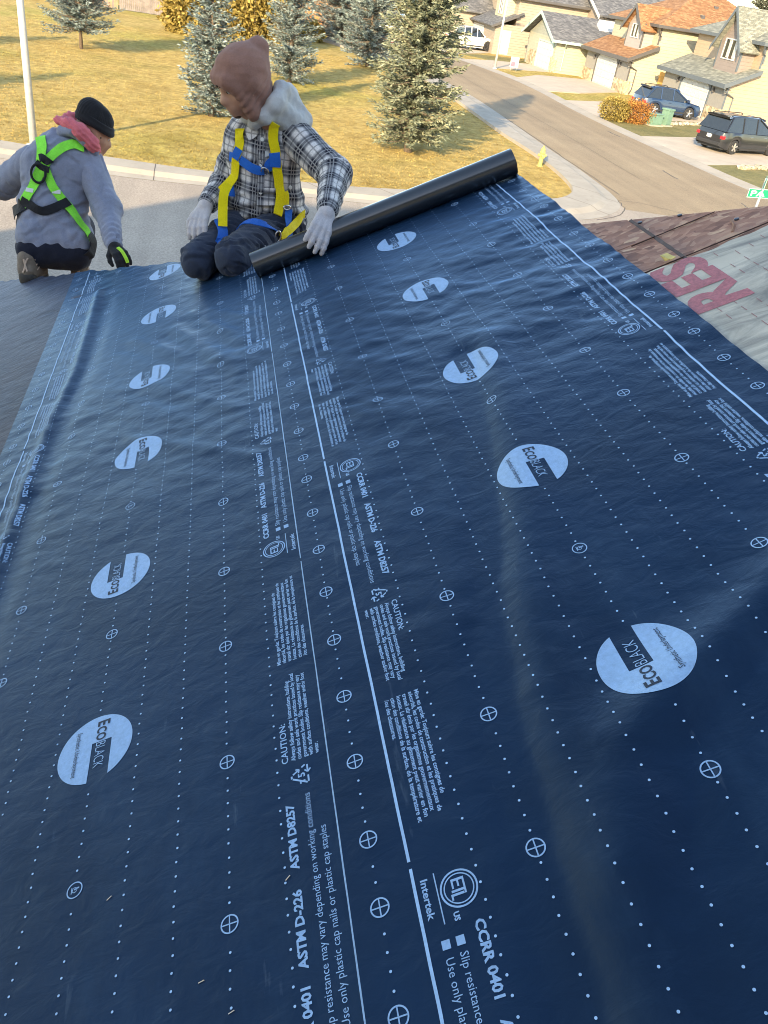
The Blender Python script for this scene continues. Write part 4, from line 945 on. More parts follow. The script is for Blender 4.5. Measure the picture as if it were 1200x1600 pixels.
nt.links.new(ramp(nt, vo.outputs['Color'], [(0.1, (0.26, 0.19, 0.12)), (0.5, (0.44, 0.35, 0.22)), (0.9, (0.58, 0.50, 0.37))]), b.inputs['Base Color']); b.inputs['Roughness'].default_value = 0.9; bump(nt, b, vo.outputs['Distance'], 1.0, 0.06); M_VENEER = m
def part(name, mat, parent, fn, smooth=False):
    mb = MB(); fn(mb); return mb.build(name, mat, parent, smooth=smooth)
def slab(mb, quad, t=0.12):
    q = [Vector(p) for p in quad]; n = (q[1]-q[0]).cross(q[2]-q[0]).normalized()
    if n.z < 0: q = q[::-1]; n = -n
    mb.prism([p-n*t for p in q], n*t)
def gdoor(par, x, y0, y1, z1, cut, label=None):
    """door facing -x; children are the raised panels"""
    o = part('garage_door', M_GDOOR, par, lambda mb: mb.box((x-0.05, y0, 0.03), (x+0.02, y1, z1)))
    rows, cols = 4, 5
    for r in range(rows):
        for c in range(cols):
            a = y0+0.12+(y1-y0-0.24)*c/cols+0.04; b_ = y0+0.12+(y1-y0-0.24)*(c+1)/cols-0.04; za = 0.08+(z1-0.14)*r/rows+0.04; zb = 0.08+(z1-0.14)*(r+1)/rows-0.04
            part('door_panel', M_GDOOR, o, lambda mb: mb.box((x-0.075, a, za), (x-0.0505, b_, zb), 0.012))
    return o
def gdoor_frame(par, x, y0, y1, z1, mat, cut=0.35, w=0.16):
    def f(mb):
        mb.box((x-0.11, y0-w, 0), (x-0.002, y0, z1)); mb.box((x-0.11, y1, 0), (x-0.002, y1+w, z1)); mb.box((x-0.11, y0-w, z1+.002), (x-0.002, y1+w, z1+w))
        for s, yy in ((1, y0), (-1, y1)): mb.prism([(x-0.108, yy, z1), (x-0.108, yy+s*cut, z1), (x-0.108, yy, z1-cut)], (0.055, 0, 0))
    part('door_surround', mat, par, f)
def window(par, x, y0, y1, z0, z1, fm=None, wall='x', panes=2):
    fm = fm or M_TRIMW; t = 0.07
    def T(a, d, z): return (x-d, a, z) if wall == 'x' else (a, x-d, z)
    def bx(mb, a0, a1, d0, d1, za, zb):
        p, q = T(a0, d1, za), T(a1, d0, zb); mb.box(tuple(min(i, j) for i, j in zip(p, q)), tuple(max(i, j) for i, j in zip(p, q)))
    w = part('window', fm, par, lambda mb: [bx(mb, y0-t, y0, .002, .07, z0-t, z1+t), bx(mb, y1, y1+t, .002, .07, z0-t, z1+t), bx(mb, y0, y1, .002, .069, z1, z1+t), bx(mb, y0, y1, .002, .069, z0-t, z0)]+[bx(mb, y0+(y1-y0)*k/panes-.03, y0+(y1-y0)*k/panes+.03, .002, .06, z0, z1) for k in range(1, panes)])
    for k in range(panes):
        a, b_ = y0+(y1-y0)*k/panes, y0+(y1-y0)*(k+1)/panes
        part('pane', M_GLASSD, w, lambda mb: bx(mb, a+.03 if k else a, b_-.03 if k < panes-1 else b_, .003, .02, z0, z1))
        part('curtain', M_CURT, w, lambda mb: bx(mb, a+.03, a+(b_-a)*0.42, .021, .026, z0+.04, z1-.04))
    return w
def spout(par, pts, mat): part('downspout', mat, par, lambda mb: mb.tube(pts, 0.045, 6))
def hip_roof(par, x0, x1, y0, y1, ze, sl, mat, trim, name='roof'):
    w = (y1-y0)/2; L_ = x1-x0
    if L_ >= 2*w: r0, r1 = (x0+w, (y0+y1)/2), (x1-w, (y0+y1)/2); zr = ze+sl*w
    else: w = L_/2; r0, r1 = ((x0+x1)/2, y0+w), ((x0+x1)/2, y1-w); zr = ze+sl*w
    A, B, C, D = (x0, y0, ze), (x1, y0, ze), (x1, y1, ze), (x0, y1, ze); E_, F_ = (*r0, zr), (*r1, zr)
    if L_ >= 2*(y1-y0)/2: fs = [(0, 1, 5, 4), (1, 2, 5), (2, 3, 4, 5), (3, 0, 4)]
    else: fs = [(0, 1, 4), (1, 2, 5, 4), (2, 3, 5), (3, 0, 4, 5)]
    o = mesh_obj(name, [A, B, C, D, E_, F_], fs+[(3, 2, 1, 0)], mat, par)
    part('eave_trim', trim, o, lambda mb: [mb.box((x0-.03, y0-.03, ze-.2), (x1+.03, y0, ze-.003)), mb.box((x0-.03, y1, ze-.2), (x1+.03, y1+.03, ze-.003)), mb.box((x0-.03, y0, ze-.2), (x0, y1, ze-.003)), mb.box((x1, y0, ze-.2), (x1+.03, y1, ze-.003))])
    return o
def two_storey(nm, label, xf, y0, y1, door, ze1, xb, bay, zbot, peak, xr, ze2, wallm, baym, roofm, trim, win, xend, stone=True, ridge_sl=0.5, vents=()):
    h = empty(nm, (xf, y0, 0), label, 'house', 'houses across the side street')
    part('wall', wallm, h, lambda mb: [mb.box((xf, y0, 0), (xend, y1, ze1)), mb.add([(xf+.1, y0, ze1), (xr, y0, ze1), (xr, y0, ze1+(xr-xf)*.46), (xf+.1, y1, ze1), (xr, y1, ze1), (xr, y1, ze1+(xr-xf)*.46)], [(0, 1, 2), (3, 5, 4), (0, 2, 5, 3)]), mb.box((xr, y0+.001, ze1-.01), (xend-.01, y1-.001, ze2))])
    # lower lean-to roof over the garage
    o = part('garage_roof', roofm, h, lambda mb: slab(mb, [(xf-.55, y0-.45, ze1-.22), (xf-.55, y1+.45, ze1-.22), (xr+.05, y1+.45, ze1-.22+(xr+.6-xf)*.46), (xr+.05, y0-.45, ze1-.22+(xr+.6-xf)*.46)], 0.12))
    part('fascia', trim, o, lambda mb: [mb.box((xf-.60, y0-.5, ze1-.46), (xf-.552, y1+.5, ze1-.20)), mb.prism([(xf-.552, y0-.50, ze1-.46), (xr+.05, y0-.50, ze1-.46+(xr+.6-xf)*.46), (xr+.05, y0-.50, ze1-.20+(xr+.6-xf)*.46), (xf-.552, y0-.50, ze1-.20)], (0, .048, 0))])
    part('soffit', trim, o, lambda mb: mb.box((xf-.55, y0-.4, ze1-.40), (xf-.003, y1+.4, ze1-.36)))
    gdoor(h, xf, door[0], door[1], 2.12, 0.35); gdoor_frame(h, xf, door[0], door[1], 2.12, trim, 0.34, 0.13)
    part('garage_front', M_STUC if stone else baym, h, lambda mb: [mb.box((xf-.04, y0+.0, 0.9 if stone else 0.0), (xf-.001, door[0]-.132, ze1-.38)), mb.box((xf-.04, door[1]+.132, .9 if stone else 0.0), (xf-.001, y1-.0, ze1-.38)), mb.box((xf-.04, door[0]-.132, 2.26), (xf-.001, door[1]+.132, ze1-.38))])
    if stone:
        part('stone_pier', M_VENEER, h, lambda mb: mb.box((xf-.13, y0-.06, 0), (xf+.5, door[0]-.135, .92))); part('stone_pier', M_VENEER, h, lambda mb: mb.box((xf-.13, door[1]+.135, 0), (xf-.001, y1+.02, .92)))
    for yy in (door[0]-.55, door[1]+.5):
        l_ = part('wall_lamp', M_TRIMD, h, lambda mb: mb.box((xf-.2, yy-.07, 1.72), (xf-.041, yy+.07, 2.02), .02))
    # projecting gable bay on the upper floor
    b0, b1 = bay; ym = (b0+b1)/2
    part('bay_wall', baym, h, lambda mb: [mb.box((xb, b0, ze1+.2), (xr+.3, b1, ze2-.15)), mb.add([(xb, b0, ze2-.15), (xb, b1, ze2-.15), (xb, ym, peak-.25)], [(0, 2, 1)])])
    sl = (peak-(ze2-.15))/((b1-b0)/2)
    o = part('bay_roof', roofm, h, lambda mb: [slab(mb, [(xb-.45, ym, peak), (xr+3.2, ym, peak), (xr+3.2, b0-.45, peak-sl*((b1-b0)/2+.45)), (xb-.45, b0-.45, peak-sl*((b1-b0)/2+.45))], .1), slab(mb, [(xb-.45, ym, peak), (xr+3.2, ym, peak), (xr+3.2, b1+.45, peak-sl*((b1-b0)/2+.45)), (xb-.45, b1+.45, peak-sl*((b1-b0)/2+.45))], .1)])
    zl = peak-sl*((b1-b0)/2+.45)
    part('rake_board', trim, o, lambda mb: [mb.prism([(xb-.49, ym, peak+.02), (xb-.49, b0-.47, zl-.02), (xb-.49, b0-.47, zl-.30), (xb-.49, ym, peak-.30)], (.04, 0, 0)), mb.prism([(xb-.49, ym, peak+.02), (xb-.49, b1+.47, zl-.02), (xb-.49, b1+.47, zl-.30), (xb-.49, ym, peak-.30)], (.04, 0, 0))])
    for lo, hi in (((xb-.03, b0-.03, ze1+.5), (xb+.09, b0+.07, ze2-.1)), ((xb-.03, b1-.07, ze1+.5), (xb+.09, b1+.03, ze2-.1)), ((xf-.05, y0-.03, .92), (xf+.07, y0-.001, ze1-.3)), ((xr-.04, y0-.03, ze1+.9), (xr+.08, y0-.001, ze2-.2))):
        part('corner_trim', trim, h, lambda mb: mb.box(lo, hi))
    window(h, xb, *win)
    ro = hip_roof(h, xr-.5, xend+.6, y0-.5, y1+.5, ze2, ridge_sl, roofm, trim)
    for (vx, vy, vz) in vents: part('roof_vent', M_TRIMD, ro, lambda mb: mb.box((vx-.15, vy-.15, vz), (vx+.15, vy+.15, vz+.28), .03))
    spout(h, [(xf-.5, y0-.48, ze1-.35), (xf-.45, y0-.4, ze1-.6), (xf+.55, y0-.05, ze1-.95), (xf+.55, y0-.05, .4), (xf+.3, y0-.3, .15)], trim)
    spout(h, [(xr-.4, y0-.45, ze2-.2), (xr-.2, y0-.2, ze2-.55), (xr+.1, y0-.06, ze2-.75), (xr+.1, y0-.06, ze1+1.2)], trim)
    return h
two_storey('tan_house', 'peach sided house with green grey shingles behind the blue car', 32.9, 54.9, 63.9, (57.0, 61.1), 2.62, 33.6, (55.85, 58.8), 3.4, 6.72, 34.6, 5.0, M_PEACH, M_TAUPE, M_SH_GREEN, M_TRIMB, (56.6, 58.1, 3.74, 4.81), 47.5)
two_storey('cream_house', 'cream sided house with bright orange shingle roof', 31.2, 66.5, 75.3, (68.7, 72.9), 2.66, 32.0, (67.5, 70.4), 3.4, 5.98, 32.9, 4.88, M_CREAM, M_LILAC, M_SH_ORANGE, M_TRIMD, (68.35, 69.55, 3.81, 4.6), 43.5, vents=((36.5, 67.7, 5.6), (38.2, 69.2, 6.3), (40.5, 69.0, 6.2)))
# low garage-front house with sea green trim
h = empty('grey_roof_house', (28.7, 76.4, 0), 'pale lime house with sea green garage gable and dark grey roof', 'house', 'houses across the side street')
part('wall', M_LIME, h, lambda mb: mb.box((28.7, 76.4, 0), (44, 84.0, 2.55)))
part('gable_wall', M_SAGE, h, lambda mb: [mb.prism([(28.7, 76.4, 2.55), (28.7, 84.0, 2.55), (28.7, 80.2, 4.1)], (.3, 0, 0))])
gdoor(h, 28.7, 77.0, 80.7, 2.1, .35); gdoor_frame(h, 28.7, 77.0, 80.7, 2.1, M_TRIMG, .1, .12)
part('stone_pier', M_VENEER, h, lambda mb: mb.box((28.55, 76.3, 0), (28.95, 76.86, 1.2))); part('stone_pier', M_VENEER, h, lambda mb: mb.box((28.55, 80.85, 0), (28.699, 83.0, 1.2)))
o = part('roof', M_SH_GREY, h, lambda mb: [slab(mb, [(28.1, 80.2, 4.35), (46, 80.2, 4.35), (46, 75.8, 2.5), (28.1, 75.8, 2.5)], .12), slab(mb, [(28.1, 80.2, 4.35), (46, 80.2, 4.35), (46, 84.6, 2.5), (28.1, 84.6, 2.5)], .12)])
part('rake_board', M_TRIMG, o, lambda mb: [mb.prism([(28.05, 80.2, 4.37), (28.05, 75.75, 2.5), (28.05, 75.75, 2.22), (28.05, 80.2, 4.1)], (.045, 0, 0)), mb.prism([(28.05, 80.2, 4.37), (28.05, 84.65, 2.5), (28.05, 84.65, 2.22), (28.05, 80.2, 4.1)], (.045, 0, 0)), mb.box((28.1, 75.72, 2.3), (46, 75.79, 2.5))])
spout(h, [(29.3, 75.75, 2.3), (29.5, 76.3, 1.9), (29.5, 76.34, .2)], M_TRIMG)
h2 = part('upper_wall', M_BEIGE, h, lambda mb: [mb.box((35.5, 84.2, 0), (46, 93, 4.6)), mb.add([(35.5, 84.2, 4.6), (35.5, 93, 4.6), (35.5, 88.6, 6.4)], [(0, 2, 1)])])
o = part('upper_roof', M_SH_GREY, h, lambda mb: [slab(mb, [(34.9, 88.6, 6.7), (47, 88.6, 6.7), (47, 83.6, 4.6), (34.9, 83.6, 4.6)], .12), slab(mb, [(34.9, 88.6, 6.7), (47, 88.6, 6.7), (47, 93.6, 4.6), (34.9, 93.6, 4.6)], .12)])
part('rake_board', M_TRIMW, o, lambda mb: [mb.prism([(34.85, 88.6, 6.72), (34.85, 83.55, 4.6), (34.85, 83.55, 4.3), (34.85, 88.6, 6.42)], (.045, 0, 0)), mb.prism([(34.85, 88.6, 6.72), (34.85, 93.65, 4.6), (34.85, 93.65, 4.3), (34.85, 88.6, 6.42)], (.045, 0, 0))])
part('dormer', M_TRIMW, h, lambda mb: mb.prism([(33.0, 78.2, 3.4), (33.0, 79.6, 3.4), (33.0, 78.9, 4.35)], (1.6, 0, 0)))
# beige house with white side door, its garage facing the street
h = empty('beige_house', (26.6, 88, 0), 'beige house with grey roof and white side door behind the lamp post', 'house', 'houses across the side street')
part('wall', M_BEIGE, h, lambda mb: [mb.box((26.6, 88, 0), (40, 98, 2.6)), mb.box((28.5, 88.001, 2.55), (40, 98, 5.0))])
o = part('garage_roof', M_SH_GREY, h, lambda mb: slab(mb, [(26.0, 87.5, 2.4), (26.0, 98.5, 2.4), (29.0, 98.5, 3.75), (29.0, 87.5, 3.75)], .12))
part('fascia', M_TRIMD, o, lambda mb: mb.prism([(26.0, 87.46, 2.2), (28.6, 87.46, 3.37), (28.6, 87.46, 3.6), (26.0, 87.46, 2.42)], (0, .038, 0)))
part('bay_wall', M_CREAM, h, lambda mb: mb.box((27.6, 89.2, 3.0), (28.6, 92.5, 4.9))); window(h, 27.6, 90.2, 91.2, 3.4, 4.5)
hip_roof(h, 27.9, 41, 87.4, 98.6, 5.0, .5, M_SH_GREY, M_TRIMD)
d_ = part('side_door', M_TRIMW, h, lambda mb: mb.box((27.3, 87.95, 0.1), (28.2, 87.999, 2.1))); part('door_knob', M_TRIMD, d_, lambda mb: mb.box((28.05, 87.90, 1.0), (28.1, 87.949, 1.07)))
window(h, 88.0, 30.2, 31.2, 1.2, 2.1, None, 'y', 1)
part('porch_roof', M_SH_GREY, h, lambda mb: slab(mb, [(30.2, 86.2, 2.7), (34.5, 86.2, 2.7), (34.5, 88, 3.7), (30.8, 88, 3.7)], .12)); part('porch_post', M_TRIMW, h, lambda mb: mb.box((30.5, 86.4, 0), (30.75, 86.65, 2.6)))
gdoor(h, 26.6, 92.0, 96.0, 2.1, .3)
spout(h, [(31.7, 87.9, .2), (31.6, 87.92, 1.0), (31.0, 87.92, 1.6), (30.0, 87.92, 1.8)], M_TRIMD)
# small gabled garage house behind the pickup
h = empty('gabled_garage', (22.5, 95, 0), 'tan gabled garage behind the white pickup', 'house', 'houses across the side street')
part('wall', M_BEIGE, h, lambda mb: [mb.box((23.6, 96, 0), (32, 103, 3.1)), mb.add([(23.6, 96, 3.1), (23.6, 103, 3.1), (23.6, 99.5, 5.2)], [(0, 2, 1)])])
part('roof', M_SH_GREY, h, lambda mb: [slab(mb, [(23.0, 99.5, 5.5), (33, 99.5, 5.5), (33, 95.4, 3.0), (23.0, 95.4, 3.0)], .12), slab(mb, [(23.0, 99.5, 5.5), (33, 99.5, 5.5), (33, 103.6, 3.0), (23.0, 103.6, 3.0)], .12)])
part('rake_board', M_TRIMD, h, lambda mb: [mb.prism([(22.96, 99.5, 5.52), (22.96, 95.35, 3.0), (22.96, 95.35, 2.75), (22.96, 99.5, 5.25)], (.039, 0, 0)), mb.prism([(22.96, 99.5, 5.52), (22.96, 103.65, 3.0), (22.96, 103.65, 2.75), (22.96, 99.5, 5.25)], (.039, 0, 0))])
gdoor(h, 23.6, 97.3, 101.6, 2.1, .3)
# white sided house farther back over the roofs
h = empty('white_house', (28, 112, 0), 'white sided house far behind the grey roofs', 'house', 'houses across the side street')
part('wall', siding('siding_white', (0.554, 0.546, 0.521), 0.22), h, lambda mb: mb.box((26, 112, 0), (44, 120, 5.4))); hip_roof(h, 25.4, 44.6, 111.4, 120.6, 5.4, .5, M_SH_GREY, M_TRIMD)
window(h, 112.0, 28.5, 30.2, 3.3, 4.6, None, 'y'); window(h, 112.0, 33.5, 35.2, 3.3, 4.6, None, 'y')

# ================================================================== vehicles
M_TYRE = simple('tyre_rubber', (0.025, 0.025, 0.026), 0.8, 0.2); M_RIM = simple('alloy_rim', (0.5, 0.5, 0.5), 0.3, 0.1, metal=0.8); M_HUB = simple('wheel_cover', (0.32, 0.30, 0.27), 0.45, 0.1, metal=0.4)
M_CGLASS = simple('car_glass', (0.02, 0.025, 0.03), 0.04, 0.1, spec=1.0); M_RED_L = simple('tail_light', (0.45, 0.02, 0.03), 0.15, 0.1, spec=0.8); M_HEAD = simple('head_light', (0.6, 0.6, 0.58), 0.1, 0.05, spec=0.8); M_CHROME = simple('chrome', (0.7, 0.7, 0.7), 0.15, 0.03, metal=1.0); M_BLKP = simple('black_plastic', (0.025, 0.025, 0.027), 0.6, 0.1); M_PLATE = simple('number_plate', (0.65, 0.65, 0.62), 0.5)
def car_paint(n, col): return simple(n, col, 0.28, 0.03, coat=1.0, spec=0.6)
def vehicle(name, label, loc, heading, paint, L_, Wd, belt, roof_z, prof, glass, wheels, wr_, roof_span, bed=None, hubm=M_RIM):
    """prof: side outline of the lower body (x, z); glass: greenhouse outline; x from 0 rear to L front"""
    e = empty(name, loc, label, 'van' if 'van' in name else ('pickup' if 'pickup' in name else 'car'), 'parked vehicles')
    c, s = math.cos(heading), math.sin(heading)
    def T(p): x, y, z = p[0]-L_/2, p[1], p[2]; return (loc[0]+c*x-s*y, loc[1]+s*x+c*y, loc[2]+z)
    def mk(nm, mb, mat, par=e, sm=False): mb.v = [T(q) for q in mb.v]; return mb.build(nm, mat, par, smooth=sm)
    # lower body: lofted sections along x, rounded sideways, wheel arches cut by the outline
    xs = sorted(set([p[0] for p in prof]+list(np.linspace(0, L_, 46)))); top = np.interp(xs, [p[0] for p in prof], [p[1] for p in prof])
    mb = MB(); secs = []
    for x, zt in zip(xs, top):
        k = min(1, min(x, L_-x)/0.35); wv = Wd/2*(0.80+0.20*math.sin(k*math.pi/2)); zb = 0.22+0.12*(1-k)
        for wx in wheels:
            if abs(x-wx) < wr_*1.12: zb = max(zb, wr_+math.sqrt(max(0, (wr_*1.12)**2-(x-wx)**2)))
        zb = min(zb, zt-.12)
        secs.append([(x, -wv*0.96, zb), (x, -wv, zb+(zt-zb)*.3), (x, -wv*.995, zb+(zt-zb)*.62), (x, -wv*.955, zt-.05), (x, -wv*.88, zt), (x, wv*.88, zt), (x, wv*.955, zt-.05), (x, wv*.995, zb+(zt-zb)*.62), (x, wv, zb+(zt-zb)*.3), (x, wv*.96, zb)])
    n = 10; mb.add([p for q in secs for p in q], [(i*n+k, i*n+k+1, (i+1)*n+k+1, (i+1)*n+k) for i in range(len(secs)-1) for k in range(n-1)]+[tuple(range(n)), tuple((len(secs)-1)*n+k for k in range(n))[::-1]])
    body = mk('body', mb, paint, sm=True); weighted_smooth(body, 35)
    mb = MB(); mb.box((0.25, -Wd*.42, .18), (L_-.25, Wd*.42, .6)); mk('underbody', mb, M_BLKP)
    # greenhouse
    def gh_sec(pts, inset): return pts
    zr = max(p[1] for p in glass); zb = min(p[1] for p in glass)
    def yw(z): t = (z-zb)/(zr-zb); return Wd/2*(0.93-0.20*t)
    mb = MB(); npt = len(glass); vs = [(x, -yw(z), z) for x, z in glass]+[(x, yw(z), z) for x, z in glass]
    mb.add(vs, [tuple(range(npt)), tuple(range(npt, 2*npt))[::-1]]+[(i, npt+i, npt+(i+1) % npt, (i+1) % npt) for i in range(npt)]); cab = mk('cabin', mb, M_CGLASS)
    # roof skin and pillars in body colour
    r0, r1 = roof_span
    mb = MB(); prev = None; rs = []
    tops = [(x, z) for x, z in glass if z > zr-.12]; tops.sort()
    for x in np.linspace(r0, r1, 9):
        z = np.interp(x, [p[0] for p in tops], [p[1] for p in tops]); w_ = yw(z)
        rs.append([(x, -w_-.02, z-.07), (x, -w_*.97, z+.015), (x, -w_*.6, z+.045), (x, w_*.6, z+.045), (x, w_*.97, z+.015), (x, w_+.02, z-.07)])
    mb.add([p for q in rs for p in q], [(i*6+k, i*6+k+1, (i+1)*6+k+1, (i+1)*6+k) for i in range(8) for k in range(5)]+[tuple(range(6)), tuple(48+k for k in range(6))[::-1]])
    mk('roof', mb, paint, sm=True)
    for y in (-1, 1):
        mb = MB(); mb.tube([(r0+.25, y*yw(zr)*.86, zr+.0), (r0+.4, y*yw(zr)*.86, zr+.055), (r1-.4, y*yw(zr)*.86, zr+.055), (r1-.25, y*yw(zr)*.86, zr+.0)], .022, 6)
        if bed is None: mk('roof_rail', mb, M_BLKP)
    g = sorted(glass); pil = []
    for (a, b_) in pillars_of(glass):
        for y in (-1, 1):
            mb = MB(); mb.tube([(a[0], y*(yw(a[1])+.008), a[1]), (b_[0], y*(yw(b_[1])+.008), b_[1])], .045, 6); mk('pillar', mb, paint)
    # wheels
    for wx in wheels:
        for y in (-1, 1):
            yo = y*(Wd/2-.10); mb = MB(); 
            mb.tube([(wx, yo-y*.10, wr_), (wx, yo-y*.09, wr_), (wx, yo+y*.07, wr_), (wx, yo+y*.09, wr_)], [wr_*.93, wr_, wr_, wr_*.9], 24); w_ = mk('wheel', mb, M_TYRE)
            mb = MB(); mb.tube([(wx, yo+y*.08, wr_), (wx, yo+y*.095, wr_)], [wr_*.64, wr_*.62], 20); mk('rim', mb, M_BLKP, w_)
            for k in range(5):
                a = k*2*math.pi/5+.3; mb = MB(); mb.tube([(wx, yo+y*.10, wr_), (wx+wr_*.6*math.cos(a), yo+y*.098, wr_+wr_*.6*math.sin(a))], [wr_*.12, wr_*.16], 5); mk('spoke', mb, hubm, w_)
            mb = MB(); mb.tube([(wx, yo+y*.09, wr_), (wx, yo+y*.112, wr_)], [wr_*.2, wr_*.17], 12); mk('hub_cap', mb, hubm, w_)
    # lights, plate, handles, bumpers, mirrors
    zt = np.interp(0.02, [p[0] for p in prof], [p[1] for p in prof])
    for y in (-1, 1):
        mb = MB(); mb.box((-.015, y*Wd*.40-.12, zt-.22), (.20, y*Wd*.40+.10, zt-.06), .03); mk('tail_light', mb, M_RED_L)
        mb = MB(); mb.box((L_-.34, y*Wd*.37-.14, .62), (L_+.0, y*Wd*.37+.14, .78), .03); mk('head_light', mb, M_HEAD)
        xm = glass_front(glass)-.25; mb = MB(); mb.box((xm, y*(Wd/2+.10)-.1, zb+.02), (xm+.12, y*(Wd/2+.10)+.1, zb+.18), .03); mk('mirror', mb, paint)
        for xh in (L_*.40, L_*.62): mb = MB(); mb.box((xh, y*Wd/2*.985-.015, zb-.16), (xh+.2, y*Wd/2*.985+.02, zb-.12), .008); mk('door_handle', mb, M_CHROME if 'van' in name else paint)
        mb = MB(); mb.box((.9, y*Wd/2*.985-.01, .30), (L_-.9, y*Wd/2*.985+.012, .40), .01); mk('sill_trim', mb, M_BLKP)
    mb = MB(); mb.box((-.03, -Wd*.40, .34), (.10, Wd*.40, .52), .03); mk('rear_bumper', mb, M_BLKP)
    mb = MB(); mb.box((L_-.10, -Wd*.38, .30), (L_+.03, Wd*.38, .50), .03); mk('front_bumper', mb, M_BLKP)
    mb = MB(); mb.box((-.035, -.15, zt-.26), (-.015, .15, zt-.10)); mk('number_plate', mb, M_PLATE)
    if bed:
        b0, b1, bz = bed; mb = MB(); mb.box((b0, -Wd*.42, bz-.02), (b1, Wd*.42, bz+.015)); mk('bed_cover', mb, M_BLKP)
    return e
def pillars_of(g):
    zr = max(p[1] for p in g); zb = min(p[1] for p in g); tops = sorted([p for p in g if p[1] > zr-.12]); bots = sorted([p for p in g if p[1] < zb+.12])
    t0, t1, b0, b1 = tops[0], tops[-1], bots[0], bots[-1]; out = [(b0, t0), (b1, t1)]
    for k in (0.36, 0.66):
        xb = b0[0]+(b1[0]-b0[0])*k*0.92; xt = t0[0]+(t1[0]-t0[0])*k; out.append(((xb, zb), (max(t0[0], min(t1[0], xb)), zr-.02)))
    return out
def glass_front(g): zb = min(p[1] for p in g); return max(p[0] for p in g if p[1] < zb+.12)
vehicle('minivan', 'black minivan parked in the nearest driveway', (27.9, 43.75, 0.055), R(20), car_paint('paint_black', (0.012, 0.013, 0.017)), 5.1, 2.0, 1.05, 1.75,
        [(0, .82), (.05, 1.02), (.4, 1.08), (3.7, 1.02), (4.2, .98), (4.8, .84), (5.1, .66)], [(.10, 1.04), (.32, 1.60), (.55, 1.70), (1.6, 1.74), (2.7, 1.70), (3.1, 1.58), (4.05, 1.0), (3.7, 1.0)], (.98, 4.05), .345, (.22, 3.1), hubm=M_HUB)
vehicle('suv', 'dark blue sport utility car facing the white garage door', (29.4, 55.75, 0.055), R(3), car_paint('paint_blue', (0.012, 0.032, 0.080)), 4.4, 1.85, .98, 1.65,
        [(0, .80), (.06, 1.0), (.5, 1.04), (2.9, 1.0), (3.4, .98), (4.1, .86), (4.4, .68)], [(.12, 1.0), (.42, 1.50), (.7, 1.60), (1.6, 1.63), (2.2, 1.58), (2.5, 1.50), (3.3, .98), (3.0, .98)], (.88, 3.45), .36, (.3, 2.5))
vehicle('pickup_truck', 'white crew cab pickup parked before the tan garage', (24.4, 89.6, 0.055), R(14), car_paint('paint_white', (0.72, 0.72, 0.70)), 5.7, 2.0, 1.15, 1.9,
        [(0, 1.08), (.05, 1.12), (1.9, 1.14), (4.2, 1.16), (4.6, 1.14), (5.5, 1.02), (5.7, .8)], [(1.95, 1.12), (2.05, 1.80), (2.3, 1.88), (3.3, 1.88), (3.6, 1.80), (4.35, 1.15), (4.0, 1.14)], (1.15, 4.7), .42, (2.0, 3.65), bed=(.1, 1.85, 1.14), hubm=M_BLKP)
vehicle('white_van', 'white van half hidden behind the corner spruce', (17.3, 92.5, 0.055), R(-25), bpy.data.materials['paint_white'], 5.2, 2.0, 1.2, 2.1,
        [(0, 1.1), (.1, 1.2), (3.8, 1.15), (4.6, 1.1), (5.2, .8)], [(.1, 1.15), (.2, 1.95), (.4, 2.05), (3.2, 2.05), (3.5, 1.95), (4.4, 1.12), (4.0, 1.12)], (1.0, 4.2), .36, (.15, 3.5))
vehicle('dark_sedan', 'dark car parked in the street behind the corner spruce', (14.2, 76.5, 0.055), R(70), bpy.data.materials['paint_black'], 4.6, 1.8, .95, 1.45,
        [(0, .85), (.1, .98), (1.0, 1.0), (3.2, .95), (4.2, .82), (4.6, .62)], [(.75, .98), (1.4, 1.35), (1.9, 1.42), (2.5, 1.40), (3.4, .95), (3.0, .95)], (.9, 3.6), .33, (1.3, 2.55))

# ================================================================== people: bodies and clothes from blended distance fields
def rot_from(fwd, up=(0, 0, 1)):
    f = np.array(fwd, float); f /= np.linalg.norm(f); u = np.array(up, float); l = np.cross(u, f); l /= np.linalg.norm(l); u = np.cross(f, l); return np.array([f, l, u]).T
def d_cone(p, a, b_, ra, rb):
    a = np.asarray(a, float); d = np.asarray(b_, float)-a; t = np.clip(((p-a)@d)/(d@d+1e-12), 0, 1)
    return np.linalg.norm(p-a-t[..., None]*d, axis=-1)-(ra+(rb-ra)*t)
def d_ell(p, c, r, Rm=None):
    q = p-np.asarray(c, float)
    if Rm is not None: q = q@Rm
    r = np.asarray(r, float); k0 = np.linalg.norm(q/r, axis=-1); k1 = np.linalg.norm(q/(r*r), axis=-1); return k0*(k0-1)/(k1+1e-9)
def smin(a, b_, k):
    h = np.maximum(k-np.abs(a-b_), 0)/k; return np.minimum(a, b_)-h*h*k*0.25
def bounds(pr):
    lo, hi = [], []
    for q in pr:
        if q[0] == 'c': lo += [np.array(q[1])-q[3], np.array(q[2])-q[4]]; hi += [np.array(q[1])+q[3], np.array(q[2])+q[4]]
        else: m = max(q[2]); lo.append(np.array(q[1])-m); hi.append(np.array(q[1])+m)
    return np.min(lo, 0), np.max(hi, 0)
